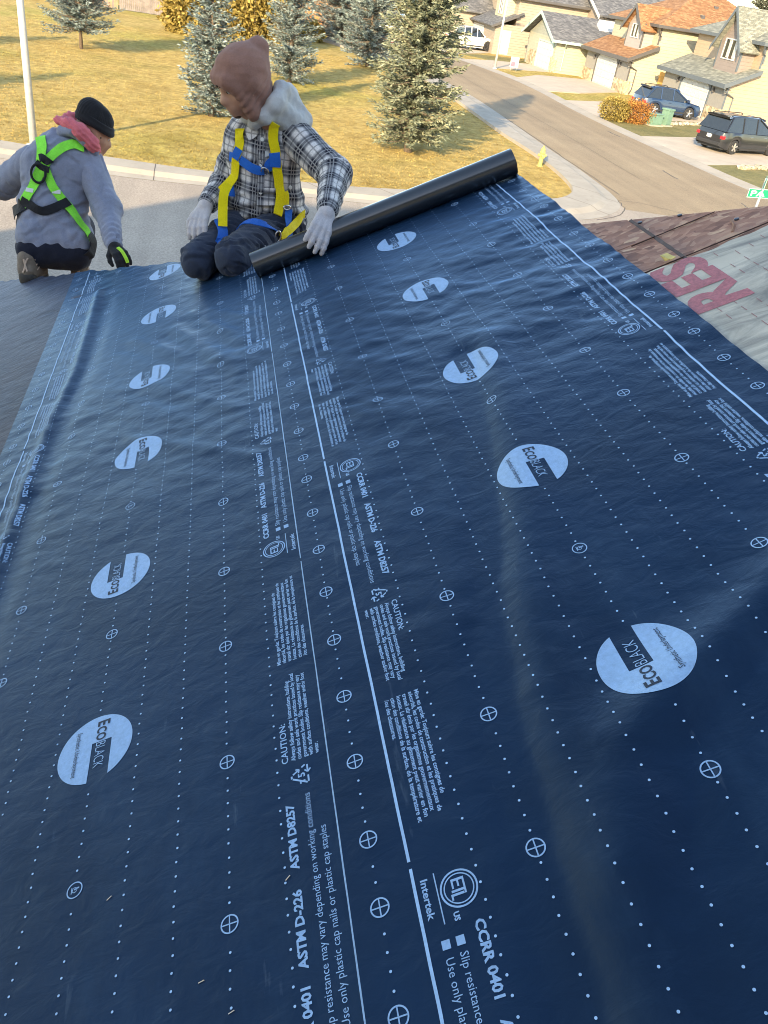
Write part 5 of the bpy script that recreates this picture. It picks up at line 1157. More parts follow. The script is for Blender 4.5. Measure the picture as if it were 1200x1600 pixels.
def field(pr, vox, k, grow=0.0, cuts=(), pad=0.04):
    lo, hi = bounds(pr); lo = lo-pad-grow; hi = hi+pad+grow; n = np.ceil((hi-lo)/vox).astype(int)+1
    F = np.full(n, 9.0)
    ax = [lo[i]+vox*np.arange(n[i]) for i in range(3)]
    def sub(q, m):
        l, h = bounds([q]); i0 = np.maximum(0, ((l-m-lo)/vox).astype(int)); i1 = np.minimum(n, ((h+m-lo)/vox).astype(int)+2); sl = tuple(slice(a, b_) for a, b_ in zip(i0, i1))
        g = np.stack(np.meshgrid(*[ax[i][sl[i]] for i in range(3)], indexing='ij'), -1); return sl, g
    def dist(q, g): return d_cone(g, *q[1:5]) if q[0] == 'c' else d_ell(g, q[1], q[2], q[3] if len(q) > 3 else None)
    for q in pr:
        sl, g = sub(q, k+3*vox+grow); F[sl] = smin(F[sl], dist(q, g)-grow, k)
    for q in cuts:
        sl, g = sub(q, 3*vox+0.01); F[sl] = np.maximum(F[sl], -dist(q, g))
    return F, lo, vox
def surface_nets(F, lo, vox):
    s = F < 0; n = F.shape
    c = [F[i:n[0]-1+i, j:n[1]-1+j, k:n[2]-1+k] for i in (0, 1) for j in (0, 1) for k in (0, 1)]
    offs = [(i, j, k) for i in (0, 1) for j in (0, 1) for k in (0, 1)]
    neg = sum((q < 0).astype(np.int8) for q in c); act = (neg > 0) & (neg < 8)
    idx = np.full(act.shape, -1, int); ids = np.argwhere(act); idx[act] = np.arange(len(ids))
    vals = np.stack([q[act] for q in c], 1); acc = np.zeros((len(ids), 3)); cnt = np.zeros(len(ids))
    for a in range(8):
        for b_ in range(a+1, 8):
            if sum(abs(offs[a][t]-offs[b_][t]) for t in range(3)) != 1: continue
            va, vb = vals[:, a], vals[:, b_]; m = (va < 0) != (vb < 0); t = np.where(m, va/(va-vb+1e-12*(va == vb)), 0)
            p = np.array(offs[a])+t[:, None]*(np.array(offs[b_])-np.array(offs[a])); acc[m] += p[m]; cnt[m] += 1
    V = lo+vox*(ids+acc/np.maximum(cnt, 1)[:, None]); faces = []
    for axn in range(3):
        o1, o2 = [t for t in range(3) if t != axn]
        sl0 = [slice(1, n[t]-1) for t in range(3)]; sl1 = list(sl0); sl0[axn] = slice(0, n[axn]-1); sl1[axn] = slice(1, n[axn])
        a, b_ = s[tuple(sl0)], s[tuple(sl1)]; m = a != b_; e = np.argwhere(m)
        base = e.copy(); base[:, o1] += 1; base[:, o2] += 1
        def cell(d1, d2): q = base.copy(); q[:, o1] -= d1; q[:, o2] -= d2; return idx[q[:, 0], q[:, 1], q[:, 2]]
        quad = np.stack([cell(1, 1), cell(0, 1), cell(0, 0), cell(1, 0)], 1)
        fl = a[m] if axn != 1 else ~a[m]
        quad[~fl] = quad[~fl][:, ::-1]; faces.append(quad)
    Fc = np.vstack(faces); return V, Fc[(Fc >= 0).all(1)]
def vnormals(V, Fc):
    t = np.cross(V[Fc[:, 2]]-V[Fc[:, 0]], V[Fc[:, 3]]-V[Fc[:, 1]]); N = np.zeros_like(V)
    for k in range(4): np.add.at(N, Fc[:, k], t)
    return N/(np.linalg.norm(N, axis=1)[:, None]+1e-12)
def lap(V, Fc, it=2):
    for _ in range(it):
        S = np.zeros_like(V); C = np.zeros(len(V))
        for a, b_ in ((0, 1), (1, 2), (2, 3), (3, 0)):
            np.add.at(S, Fc[:, a], V[Fc[:, b_]]); np.add.at(C, Fc[:, a], 1); np.add.at(S, Fc[:, b_], V[Fc[:, a]]); np.add.at(C, Fc[:, b_], 1)
        V = 0.45*V+0.55*S/np.maximum(C, 1)[:, None]
    return V
def sine_field(V, seed, n, lmin, lmax, stretch=(1, 1, 1)):
    r = np.random.default_rng(seed); s = np.zeros(len(V))
    for k in range(n):
        d = r.normal(size=3)*np.array(stretch); d /= np.linalg.norm(d); lam = math.exp(r.uniform(math.log(lmin), math.log(lmax)))
        ph = r.uniform(0, 6.28); wob = 0.6*np.sin((V@r.normal(size=3))*2*math.pi/(lam*4)); s += np.sin(V@d*2*math.pi/lam+ph+wob)*(lam/lmax)**0.8
    return s/math.sqrt(n)
def creases(V, seed, n, lam, dirs, sharp=5.0):
    """sharp valley lines of pulled cloth"""
    r = np.random.default_rng(seed); s = np.zeros(len(V))
    for k in range(n):
        d = np.array(dirs[k % len(dirs)], float)+r.normal(0, .25, 3); d /= np.linalg.norm(d); ph = r.uniform(0, 6.28); l = lam*r.uniform(.7, 1.5)
        w = np.clip(sine_field(V, seed*7+k, 4, .10, .25), 0, 1.2)
        t = V@d*2*math.pi/l+ph+.9*sine_field(V, seed*11+k, 3, .08, .2); s += w*(np.exp(-sharp*(1-np.cos(t)))*-1.0+np.exp(-sharp*(1-np.cos(t-.9)))*.7)
    return s
def blob(name, pr, vox, k, mat, parent, grow=0.0, cuts=(), smooth=2, folds=None, uvf=None):
    V, Fc = surface_nets(*field(pr, vox, k, grow, cuts)); V = lap(V, Fc, smooth)
    if folds is not None: N = vnormals(V, Fc); V = V+N*folds(V, N)[:, None]
    o = mesh_obj(name, V, Fc, mat, parent, None, True)
    if uvf is not None:
        uv = uvf(V); at = o.data.attributes.new('cloth', 'FLOAT_VECTOR', 'POINT'); at.data.foreach_set('vector', np.c_[uv, np.zeros(len(V))].ravel().astype(np.float32))
    BV[o.name] = (V, Fc); return o
BV = {}
def tree_of(*objs):
    vs = []; fs = []; n = 0
    for o in objs: V, Fc = BV[o.name]; vs.append(V); fs.append(Fc+n); n += len(V)
    return BVHTree.FromPolygons([Vector(q) for q in np.vstack(vs)], [tuple(int(i) for i in q) for q in np.vstack(fs)])
def strap(name, pts, width, mat, parent, tree, off=0.006, thick=0.003, maxd=0.2, n=8, snap=True):
    p = resample(catmull(pts, 10), 0.012); P3 = []; N3 = []
    for q in p:
        if snap:
            loc, nr, _, d = tree.find_nearest(Vector(q), maxd)
            if loc is None: loc, nr = Vector(q), Vector((0, -1, 0))
        else: loc, nr = Vector(q), Vector((0, -1, 0.1)).normalized()
        P3.append(np.array(loc)); N3.append(np.array(nr))
    P3 = np.array(P3); N3 = np.array(N3)
    for _ in range(3):
        P3[1:-1] = 0.25*P3[:-2]+0.5*P3[1:-1]+0.25*P3[2:]; N3[1:-1] = 0.25*N3[:-2]+0.5*N3[1:-1]+0.25*N3[2:]
    N3 /= np.linalg.norm(N3, axis=1)[:, None]; Tn = np.gradient(P3, axis=0); Tn /= np.linalg.norm(Tn, axis=1)[:, None]; S = np.cross(Tn, N3); S /= np.linalg.norm(S, axis=1)[:, None]
    w = width/2; cols = []
    for (a, h) in ((-1, off), (-1, off+thick), (-0.5, off+thick+.0012), (0, off+thick+.0015), (0.5, off+thick+.0012), (1, off+thick), (1, off)):
        q = P3+S*(a*w)
        q = q+N3*h
        cols.append(q)
    m = len(cols); V = np.stack(cols, 1).reshape(-1, 3); L_ = len(P3)
    fs = [(i*m+k, i*m+(k+1) % m, (i+1)*m+(k+1) % m, (i+1)*m+k) for i in range(L_-1) for k in range(m)]+[tuple(range(m))[::-1], tuple((L_-1)*m+k for k in range(m))]
    o = mesh_obj(name, V, fs, mat, parent)
    if mat is M_PLAID:
        at_ = o.data.attributes.new('cloth', 'FLOAT_VECTOR', 'POINT'); at_.data.foreach_set('vector', np.c_[V[:, 0]*1.05, V[:, 2]+.013, 0*V[:, 0]].ravel().astype(np.float32))
    return o
def bx_at(name, c, Rm, half, mat, parent, bev=0.004, hole=None):
    mb = MB(); mb.box(tuple(-h for h in half), half, bev); mb.v = [tuple(np.asarray(c)+Rm@np.array(q)) for q in mb.v]; return mb.build(name, mat, parent)
def ring_at(name, c, Rm, rx, ry, rad, mat, parent, n=28):
    mb = MB(); pts = [np.asarray(c)+Rm@np.array([0, rx*math.cos(a), ry*math.sin(a)]) for a in np.linspace(0, 2*math.pi, n+1)]; mb.tube(pts, rad, 8, False); return mb.build(name, mat, parent, smooth=True)

# --- cloth and skin
def cloth(name, col, rough=0.9, var=0.15, weave=420.0, bs=0.35, crease=0.0, spec=0.15):
    m, nt, b = new_mat(name); v = coords(nt)
    f = noise(nt, v, 9.0, 5, 0.6)
    c = ramp(nt, f, [(0.3, [q*(1-var) for q in col]), (0.7, [min(1, q*(1+var)) for q in col])])
    d = ramp(nt, noise(nt, v, 260.0, 2, 0.6), [(0.3, (0.86,)*3), (0.7, (1.1,)*3)])
    nt.links.new(mixc(nt, 1.0, c, d, 'MULTIPLY'), b.inputs['Base Color']); b.inputs['Roughness'].default_value = rough; b.inputs['Specular IOR Level'].default_value = spec
    b.inputs['Sheen Weight'].default_value = 0.12
    h = math_n(nt, 'ADD', noise(nt, v, weave, 2), math_n(nt, 'MULTIPLY', noise(nt, v, 26.0, 4, 0.6, 0.8), 3.0))
    bump(nt, b, h, bs, 0.004); return m
M_HOODB = cloth('hood_brown', (0.30, 0.155, 0.115)); M_GREYH = cloth('hood_grey_marl', (0.47, 0.465, 0.45)); M_NAVY = cloth('trousers_navy', (0.034, 0.044, 0.070), 0.8); M_BLUEH = cloth('fleece_blue_grey', (0.235, 0.255, 0.325)); M_PINK = cloth('hood_pink', (0.68, 0.16, 0.18)); M_BEAN = cloth('knit_black', (0.018, 0.018, 0.02)); M_BLACKT = cloth('trousers_black', (0.014, 0.016, 0.028)); M_TEALS = cloth('shirt_teal', (0.035, 0.10, 0.17)); M_GLOVE = cloth('glove_white_knit', (0.54, 0.49, 0.48), 0.95, 0.12, 300, 0.6); M_GLOVEB = cloth('glove_black', (0.02, 0.02, 0.022)); M_HIVIS = cloth('webbing_green', (0.24, 0.84, 0.07), 0.6); M_HIVY = cloth('glove_lime', (0.42, 0.75, 0.05), 0.6); M_YELLOW = cloth('webbing_yellow', (0.86, 0.68, 0.01), 0.6, 0.08); M_BLUEW = cloth('webbing_blue', (0.008, 0.13, 0.52), 0.6, 0.1); M_BLACKW = cloth('webbing_black', (0.015, 0.016, 0.02), 0.6); M_BOOT = cloth('boot_leather', (0.19, 0.15, 0.115), 0.75); M_BSOLE = simple('boot_sole', (0.05, 0.045, 0.04), 0.8, 0.2); M_LACE = cloth('boot_lace', (0.55, 0.40, 0.30)); M_SKIN = simple('skin', (0.46, 0.24, 0.155), 0.55, 0.1, 25, bmp=0.15, bscale=200); M_SKIN2 = simple('skin_tan', (0.42, 0.21, 0.13), 0.55, 0.1, 25, bmp=0.15, bscale=200); M_HAIR = simple('hair_black', (0.02, 0.016, 0.014), 0.7, 0.3, 60, bmp=0.6, bscale=160); M_BEARD = simple('beard_brown', (0.07, 0.035, 0.02), 0.8, 0.35, 90, bmp=0.7, bscale=200); M_STUB = simple('stubble_skin', (0.17, 0.09, 0.06), 0.7, 0.25, 90, bmp=0.4, bscale=200); M_EYEW = simple('eye_white', (0.6, 0.57, 0.54), 0.2); M_IRIS = simple('iris_dark', (0.02, 0.012, 0.01), 0.15); M_LIP = simple('lips', (0.30, 0.12, 0.10), 0.5); M_STEEL = simple('buckle_steel', (0.6, 0.6, 0.6), 0.25, 0.05, metal=1.0); M_TAG = simple('label_white', (0.62, 0.62, 0.6), 0.6)
m, nt, b = new_mat('plaid_flannel')
at = nd(nt, 'ShaderNodeAttribute', attribute_name='cloth'); sp = nd(nt, 'ShaderNodeSeparateXYZ'); nt.links.new(at.outputs['Vector'], sp.inputs[0])
def stripes(o, per, a, w, soft=0.06):
    f = math_n(nt, 'FRACT', math_n(nt, 'ADD', math_n(nt, 'MULTIPLY', o, 1/per), a)); d = math_n(nt, 'ABSOLUTE', math_n(nt, 'SUBTRACT', f, 0.5))
    mr = nd(nt, 'ShaderNodeMapRange'); mr.inputs[1].default_value = w/2+soft/2; mr.inputs[2].default_value = w/2-soft/2; nt.links.new(d, mr.inputs[0]); return mr.outputs[0]
U_, V_ = sp.outputs[0], sp.outputs[1]
darkf = math_n(nt, 'MULTIPLY', math_n(nt, 'ADD', stripes(U_, .098, 0, .46, .12), stripes(V_, .106, .2, .46, .12)), .5)
c = ramp(nt, darkf, [(0.0, (0.70, 0.66, 0.63)), (0.5, (0.18, 0.18, 0.19)), (1.0, (0.016, 0.018, 0.030))])
thin = math_n(nt, 'MAXIMUM', math_n(nt, 'MAXIMUM', stripes(U_, .098, .07, .05, .03), stripes(V_, .106, .28, .05, .03)), math_n(nt, 'MAXIMUM', stripes(U_, .098, -.08, .045, .03), stripes(V_, .106, .12, .045, .03)))
c = mixc(nt, math_n(nt, 'MULTIPLY', thin, .38), c, (0.74, 0.71, 0.68))
thin2 = math_n(nt, 'MAXIMUM', stripes(U_, .098, .5, .06, .03), stripes(V_, .106, .7, .06, .03)); c = mixc(nt, math_n(nt, 'MULTIPLY', thin2, .55), c, (0.05, 0.05, 0.06))
nz_ = noise(nt, coords(nt), 150, 3, .7); c = mixc(nt, 1.0, c, ramp(nt, nz_, [(0.3, (0.8,)*3), (0.7, (1.15,)*3)]), 'MULTIPLY')
nt.links.new(c, b.inputs['Base Color']); b.inputs['Roughness'].default_value = .95; b.inputs['Specular IOR Level'].default_value = .1
bump(nt, b, math_n(nt, 'ADD', noise(nt, coords(nt), 300, 2), math_n(nt, 'MULTIPLY', noise(nt, coords(nt), 30, 4, .6, .8), 2.5)), .45, .004); M_PLAID = m

def head_prims(c, Rm, s=1.0):
    def T(x, y, z): return tuple(np.asarray(c)+Rm@(np.array([x, y, z])*s))
    pr = [('e', T(-.012, 0, .022), (.098*s, .077*s, .105*s), Rm), ('e', T(.028, 0, -.058), (.062*s, .056*s, .064*s), Rm), ('c', T(.090, 0, .004), T(.112, 0, -.032), .010*s, .015*s), ('c', T(.100, -.013, -.036), T(.100, .013, -.036), .010*s, .010*s),
          ('c', T(.082, -.036, .026), T(.082, .036, .026), .015*s, .015*s), ('c', T(.090, -.018, -.064), T(.090, .018, -.064), .011*s, .011*s), ('c', T(.087, -.016, -.078), T(.087, .016, -.078), .010*s, .010*s), ('c', T(.076, 0, -.104), T(.076, 0, -.1045), .022*s, .022*s),
          ('c', T(.055, -.045, -.03), T(.04, -.05, -.07), .026*s, .022*s), ('c', T(.055, .045, -.03), T(.04, .05, -.07), .026*s, .022*s), ('c', T(-.02, 0, -.06), T(-.055, 0, -.20), .056*s, .062*s)]
    for y in (-1, 1): pr += [('e', T(-.004, y*.079, -.008), (.021*s, .009*s, .034*s), Rm), ('c', T(.004, y*.080, -.034), T(.004, y*.080, -.0341), .010*s, .010*s)]
    return pr, T
def face_bits(T, Rm, s, par, skin_eyes=True):
    for y in (-1, 1):
        mb = MB(); bm = bmesh.new(); bmesh.ops.create_uvsphere(bm, u_segments=14, v_segments=10, radius=.0125*s); mb.bm(bm, Matrix.Translation(T(.080, y*.032, .004))); e_ = mb.build('eye', M_EYEW, par, smooth=True)
        mb = MB(); bm = bmesh.new(); bmesh.ops.create_uvsphere(bm, u_segments=12, v_segments=8, radius=.0068*s); mb.bm(bm, Matrix.Translation(T(.0875, y*.032, .002))); mb.build('iris', M_IRIS, e_, smooth=True)
        blob('eyebrow', [('c', T(.106, y*.014, .030), T(.086, y*.05, .034), .005*s, .004*s)], .0025, .004, M_HAIR, par, smooth=1, )
        blob('eyelid', [('c', T(.0895, y*.018, .0115), T(.083, y*.047, .0085), .0045*s, .004*s)], .0025, .004, M_SKIN, par, smooth=1)
    blob('lips', [('c', T(.100, -.015, -.066), T(.100, .015, -.066), .0055*s, .0055*s), ('c', T(.098, -.013, -.077), T(.098, .013, -.077), .006*s, .006*s)], .0025, .004, M_LIP, par, smooth=1)
def hand_prims(wrist, palm_dir, back_n, curl, s=1.0, thumb_side=1, spread=0.12, curl_t=0.5):
    """palm_dir: wrist to knuckles; back_n: out of the back of the hand; curl: list of 3 bend angles towards the palm"""
    d = np.array(palm_dir, float); d /= np.linalg.norm(d); n = np.array(back_n, float); n -= d*(n@d); n /= np.linalg.norm(n); l = np.cross(n, d)*thumb_side
    w = np.asarray(wrist, float); pr = [('c', w, w+d*.02*s, .028*s, .030*s)]; kn = []
    for i, (off, ln) in enumerate(((.033, 1.0), (.011, 1.1), (-.012, 1.02), (-.033, .80))):
        k = w+(d*.098+l*off-n*abs(off)*.12)*s; kn.append((k, ln, off)); pr += [('c', w+(d*.012+l*off*.55)*s, k, .017*s, .0125*s)]
    for (k, ln, off) in kn:
        p = k; ang = 0; dd = d+l*off/.033*spread; dd /= np.linalg.norm(dd)
        for j, (L0, c_) in enumerate(zip((.042, .027, .021), curl)):
            ang += c_; v = math.cos(ang)*dd-math.sin(ang)*n; q = p+v*L0*ln*s; pr.append(('c', p, q, (.0112-.0010*j)*s, (.0104-.0012*j)*s)); p = q
    t0 = w+(d*.022+l*.026-n*.008)*s; t1 = t0+(d*.030+l*.028-n*.014*(1+curl_t))*s; t2 = t1+(d*.030+l*(.014-.02*curl_t)-n*(.012+.018*curl_t))*s; t3 = t2+(d*.022-l*.010*curl_t-n*(.010+.014*curl_t))*s
    pr += [('c', t0, t1, .0175*s, .0140*s), ('c', t1, t2, .0130*s, .0115*s), ('c', t2, t3, .0112*s, .0092*s)]
    return pr
def limb_uv(chain, r):
    A = [np.array(q, float) for q in chain]
    def f(V):
        best = np.full(len(V), 9.0); uv = np.zeros((len(V), 2)); s0 = 0
        ref = np.array([0.0, -1.0, 0.15])
        for a, b_ in zip(A[:-1], A[1:]):
            d = b_-a; L_ = np.linalg.norm(d); d /= L_; t = np.clip((V-a)@d, 0, L_); q = V-a-t[:, None]*d; ds = np.linalg.norm(q, axis=1); m = ds < best
            e1 = ref-d*(ref@d); e1 /= np.linalg.norm(e1); e2 = np.cross(d, e1); ang = np.arctan2(q@e2, q@e1)
            tt = (V-a)@d
            uv[m] = np.c_[r*ang, s0+tt][m]; best[m] = ds[m]; s0 += L_
        return uv
    return f
def limb_folds(chain, joints, amp, seed, lam=0.035):
    A = [np.array(q, float) for q in chain]; Jn = [np.array(q, float) for q in joints]; uvf = limb_uv(chain, 0.07)
    def f(V, N):
        uv = uvf(V); w = sum(np.exp(-(np.linalg.norm(V-q, axis=1)/.085)**2) for q in Jn)
        r = np.sin(2*math.pi*uv[:, 1]/lam+2.2*np.sin(uv[:, 0]/.07*1.0+seed)+seed)*np.clip(w, 0, 1)
        return amp*(r*0.6+0.55*sine_field(V, seed, 10, .035, .14)+1.0*creases(V, seed+3, 4, .09, [A[1]-A[0], A[2]-A[1], (.6, .2, .7)]))
    return f

# ------------------------------------------------------------------ roofer in the plaid jacket, kneeling behind the roll
PB = empty('person', (0.10, 3.95, 4.60), 'person kneeling at the roll in black and white plaid jacket, brown hood and yellow harness', 'person', 'roofers')
kR, kL = np.array((-0.054, 3.930, 4.635)), np.array((0.104, 3.860, 4.683)); hR, hL = np.array((0.189, 4.340, 4.702)), np.array((0.383, 4.320, 4.719)); pel = np.array((0.292, 4.360, 4.745))
aR, aL = np.array([0.06, 4.40, far_z(4.40)+0.07]), np.array([0.30, 4.36, far_z(4.36)+0.07]); tR, tL = aR+[0.02, .16, -.10], aL+[0.02, .16, -.10]
bel = np.array((0.274, 4.330, 4.856)); che = np.array((0.254, 4.320, 5.053)); cht = np.array((0.258, 4.320, 5.146)); nek = np.array((0.244, 4.310, 5.237))
sR, sL = np.array((0.141, 4.370, 5.133)), np.array((0.411, 4.280, 5.170)); eR, eL = np.array((0.075, 4.400, 4.866)), np.array((0.572, 4.040, 5.052)); wR, wL = np.array((-0.017, 4.180, 4.820)), np.array((0.506, 3.700, 4.965))
hdc = np.array((0.130, 4.190, 5.370)); HR2 = rot_from((-0.80, -0.36, -0.48), (0.0, 0.05, 1))
hp2, HT2 = head_prims(hdc, HR2, 1.02)
hdW = hand_prims(wL, np.array((0.463, 3.575, 4.887))-wL, (0.15, -0.85, 0.50), (0.30, 0.30, 0.25), 1.06, 1, 0.13, 0.2)
hdR = hand_prims(wR, np.array((-0.063, 4.060, 4.752))-wR, (-0.35, -0.45, 0.85), (0.35, 0.35, 0.2), 1.02, -1, 0.10, 0.0)
body_pr = hp2+[('c', nek, cht, .06, .09), ('e', che, (.15, .095, .17)), ('e', bel, (.13, .10, .14)), ('e', pel, (.15, .11, .11)), ('c', sR, eR, .055, .045), ('c', eR, wR, .042, .03), ('c', sL, eL, .055, .045), ('c', eL, wL, .042, .03), ('c', sR, sL, .06, .06),
               ('c', hR, kR, .085, .06), ('c', hL, kL, .085, .06), ('c', kR, aR, .055, .04), ('c', kL, aL, .055, .04), ('c', aR, tR, .04, .035), ('c', aL, tL, .04, .035)]
body2 = blob('body', body_pr, .0075, .03, M_SKIN, PB)
face_bits(HT2, HR2, 1.02, PB)
blob('beard', [('e', HT2(.026, 0, -.060), (.066, .0595, .066), HR2), ('c', HT2(.076, -.004, -.102), HT2(.076, .004, -.102), .0235, .0235)], .004, .012, M_BEARD, PB, cuts=[('e', HT2(.06, 0, .028), (.14, .14, .088), HR2), ('e', HT2(.108, 0, -.070), (.022, .024, .017), HR2)])
# trousers
seat2 = [('e', pel+[0, .02, .01], (.175, .14, .12)), ('c', hR+[0, .06, -.02], hL+[0, .06, -.02], .11, .11)]
leg2R = [('c', hR, kR, .110, .076), ('c', kR+[0, -.008, -.024], aR, .066, .065)]; leg2L = [('c', hL, kL, .112, .080), ('c', kL+[0, -.008, -.020], aL, .068, .065)]
def tfold(V, N): return limb_folds([hL, kL, aL], [kL+[0, .12, .05], hL], .0022, 3, .06)(V, N)+.0055*sine_field(V, 8, 14, .05, .22, (1, .5, 1))+.010*creases(V, 5, 6, .075, [(.3, .9, .3), (.8, .5, .3), (-.2, .8, .6)])
trous2 = blob('trousers', seat2, .0085, .05, M_NAVY, PB, folds=tfold); tlR = blob('trouser_leg', leg2R, .0075, .04, M_NAVY, PB, folds=tfold); tlL = blob('trouser_leg', leg2L, .0075, .04, M_NAVY, PB, folds=tfold)
for a, t in ((aR, tR), (aL, tL)): blob('boot', [('c', a+[0, -.03, .02], a, .06, .055), ('c', a, t, .05, .042)], .009, .03, M_BOOT, PB)
# jacket
jk = [('e', che, (.190, .136, .19)), ('e', bel+[0, -.01, -.005], (.186, .150, .175)), ('c', pel+[-.085, -.02, .015], pel+[.085, -.02, .015], .118, .118), ('c', sR+[.02, 0, -.01], sL+[-.02, 0, -.01], .085, .085), ('c', cht, nek, .11, .065)]
def jfold(V, N):
    d = V-bel; w = np.exp(-((V[:, 2]-(bel[2]-.05))/.09)**2)
    return .006*creases(V, 7, 5, .10, [(.4, 0, .9), (-.5, 0, .8), (.8, 0, .5)])+.0045*sine_field(V, 21, 12, .05, .2, (1, 1, .6))+.006*w*np.sin((V[:, 2]+.35*np.abs(V[:, 0]-bel[0])*1.0)*2*math.pi/.06)
hem_z = pel[2]-.02
jacket2 = blob('jacket', jk, .0085, .06, M_PLAID, PB, folds=jfold, cuts=[('e', pel+[0, -.02, -.185], (.5, .5, .115))], uvf=lambda V: np.c_[.17*np.arctan2(V[:, 0]-che[0], -(V[:, 1]-che[1]-.02)), V[:, 2]+.10*(V[:, 0]-che[0])])
sl2 = blob('sleeve', [('c', sL+[-.03, 0, -.01], eL, .092, .077), ('c', eL, eL+(wL-eL)*.90, .075, .052)], .008, .04, M_PLAID, PB, folds=limb_folds([sL, eL, wL], [eL, eL+(wL-eL)*.7], .006, 5), uvf=limb_uv([sL, eL, wL], .075))
sr2 = blob('sleeve', [('c', sR+[.03, 0, -.01], eR, .098, .074), ('c', eR, eR+(wR-eR)*.86, .072, .052)], .008, .04, M_PLAID, PB, folds=limb_folds([sR, eR, wR], [eR], .006, 6), uvf=limb_uv([sR, eR, wR], .075))
for nm_, e_, w_ in (('cuff', eL, wL), ('cuff', eR, wR)):
    d = (w_-e_)/np.linalg.norm(w_-e_); blob('cuff', [('c', w_-d*.052, w_-d*.018, .052, .047)], .006, .01, M_PLAID, PB, uvf=limb_uv([e_, w_], .05))
blob('glove', hdW+[('c', wL-(wL-eL)*.12, wL, .036, .034)], .0038, .007, M_GLOVE, PB, grow=.0022, smooth=1)
blob('glove', hdR+[('c', wR-(wR-eR)*.12, wR, .036, .034)], .0038, .007, M_GLOVE, PB, grow=.0022, smooth=1)
# collar flaps, pockets, placket
tj = tree_of(jacket2)
for pts in ([(0.216, 4.200, 5.207), (0.200, 4.200, 5.167), (0.163, 4.200, 5.146)], [(0.239, 4.190, 5.217), (0.277, 4.190, 5.180), (0.302, 4.190, 5.163)]): strap('collar', pts, .045, M_PLAID, PB, tj, .008, .006)
strap('placket', [(0.232, 4.200, 5.187), (0.238, 4.200, 5.075), (0.238, 4.180, 4.934), (0.239, 4.180, 4.798)], .03, M_PLAID, PB, tj, .004, .004)
pk = strap('pocket', [(0.226, 4.180, 4.867), (0.306, 4.180, 4.875)], .055, M_PLAID, PB, tj, .004, .005); strap('pocket_flap', [(0.218, 4.180, 4.914), (0.310, 4.180, 4.920)], .022, M_PLAID, pk, tj, .011, .004)
for q in ((0.237, 4.180, 5.141), (0.239, 4.180, 5.028), (0.240, 4.180, 4.904), (0.399, 4.180, 4.935)):
    loc, nr, _, _ = tj.find_nearest(Vector(q))
    mb = MB(); mb.tube([loc+nr*.006, loc+nr*.0125, loc+nr*.0135], [.009, .009, .006], 12); mb.build('button', M_TAG, PB)
# hood of the grey hoodie round the neck and the brown hood on the head
gh_pr = [('c', (0.198, 4.180, 5.209), (0.236, 4.155, 5.244), .020, .028), ('c', (0.236, 4.155, 5.244), (0.291, 4.160, 5.309), .030, .036), ('c', (0.291, 4.160, 5.309), (0.314, 4.210, 5.357), .036, .034), ('c', (0.316, 4.230, 5.355), (0.344, 4.340, 5.315), .036, .05), ('c', (0.341, 4.300, 5.315), (0.436, 4.330, 5.215), .050, .046), ('c', (0.307, 4.200, 5.283), (0.418, 4.260, 5.214), .036, .040), ('c', (0.273, 4.190, 5.237), (0.375, 4.240, 5.196), .030, .034), ('c', (0.198, 4.180, 5.209), (0.170, 4.240, 5.229), .020, .026), ('c', (0.344, 4.340, 5.310), (0.212, 4.420, 5.247), .055, .05), ('c', (0.200, 4.180, 5.225), (0.187, 4.185, 5.185), .014, .011), ('c', nek+[0, -.015, .0], cht+[0, -.03, .02], .078, .07), ('c', (0.159, 4.260, 5.219), (0.199, 4.400, 5.240), .03, .045)]
blob('hoodie_hood', gh_pr, .0065, .03, M_GREYH, PB, folds=lambda V, N: .0045*sine_field(V, 31, 10, .03, .1))
hc = hdc+HR2@np.array([-.022, 0, .035])
def H2(x, y, z): return tuple(hdc+HR2@np.array([x, y, z]))
hood_pr = [('e', H2(-.020, 0, .040), (.122, .110, .112), HR2), ('c', H2(-.02, -.075, -.01), H2(-.02, .075, -.01), .040, .040), ('c', H2(-.075, 0, .045), H2(-.135, 0, .085), .092, .050), ('c', H2(-.04, 0, -.05), nek+[0, -.01, .02], .088, .080), ('c', H2(.062, -.066, .02), H2(.022, -.060, -.115), .026, .036), ('c', H2(.062, .066, .02), H2(.022, .060, -.115), .026, .036), ('c', H2(.082, -.05, .055), H2(.082, .05, .055), .030, .030), ('c', H2(.015, -.03, -.145), H2(.015, .03, -.145), .030, .030)]
cut = [('e', H2(.120, 0, -.050), (.090, .058, .088), HR2)]
def hfold(V, N):
    q = (V-hdc)@HR2; return .0035*sine_field(V, 41, 10, .03, .12)+.0035*np.sin(2*math.pi*(q[:, 2]+.55*q[:, 0])/.035)*np.exp(-((q[:, 2]+.07)/.05)**2)
hood2 = blob('head_hood', hood_pr, .0058, .03, M_HOODB, PB, folds=hfold, cuts=cut)
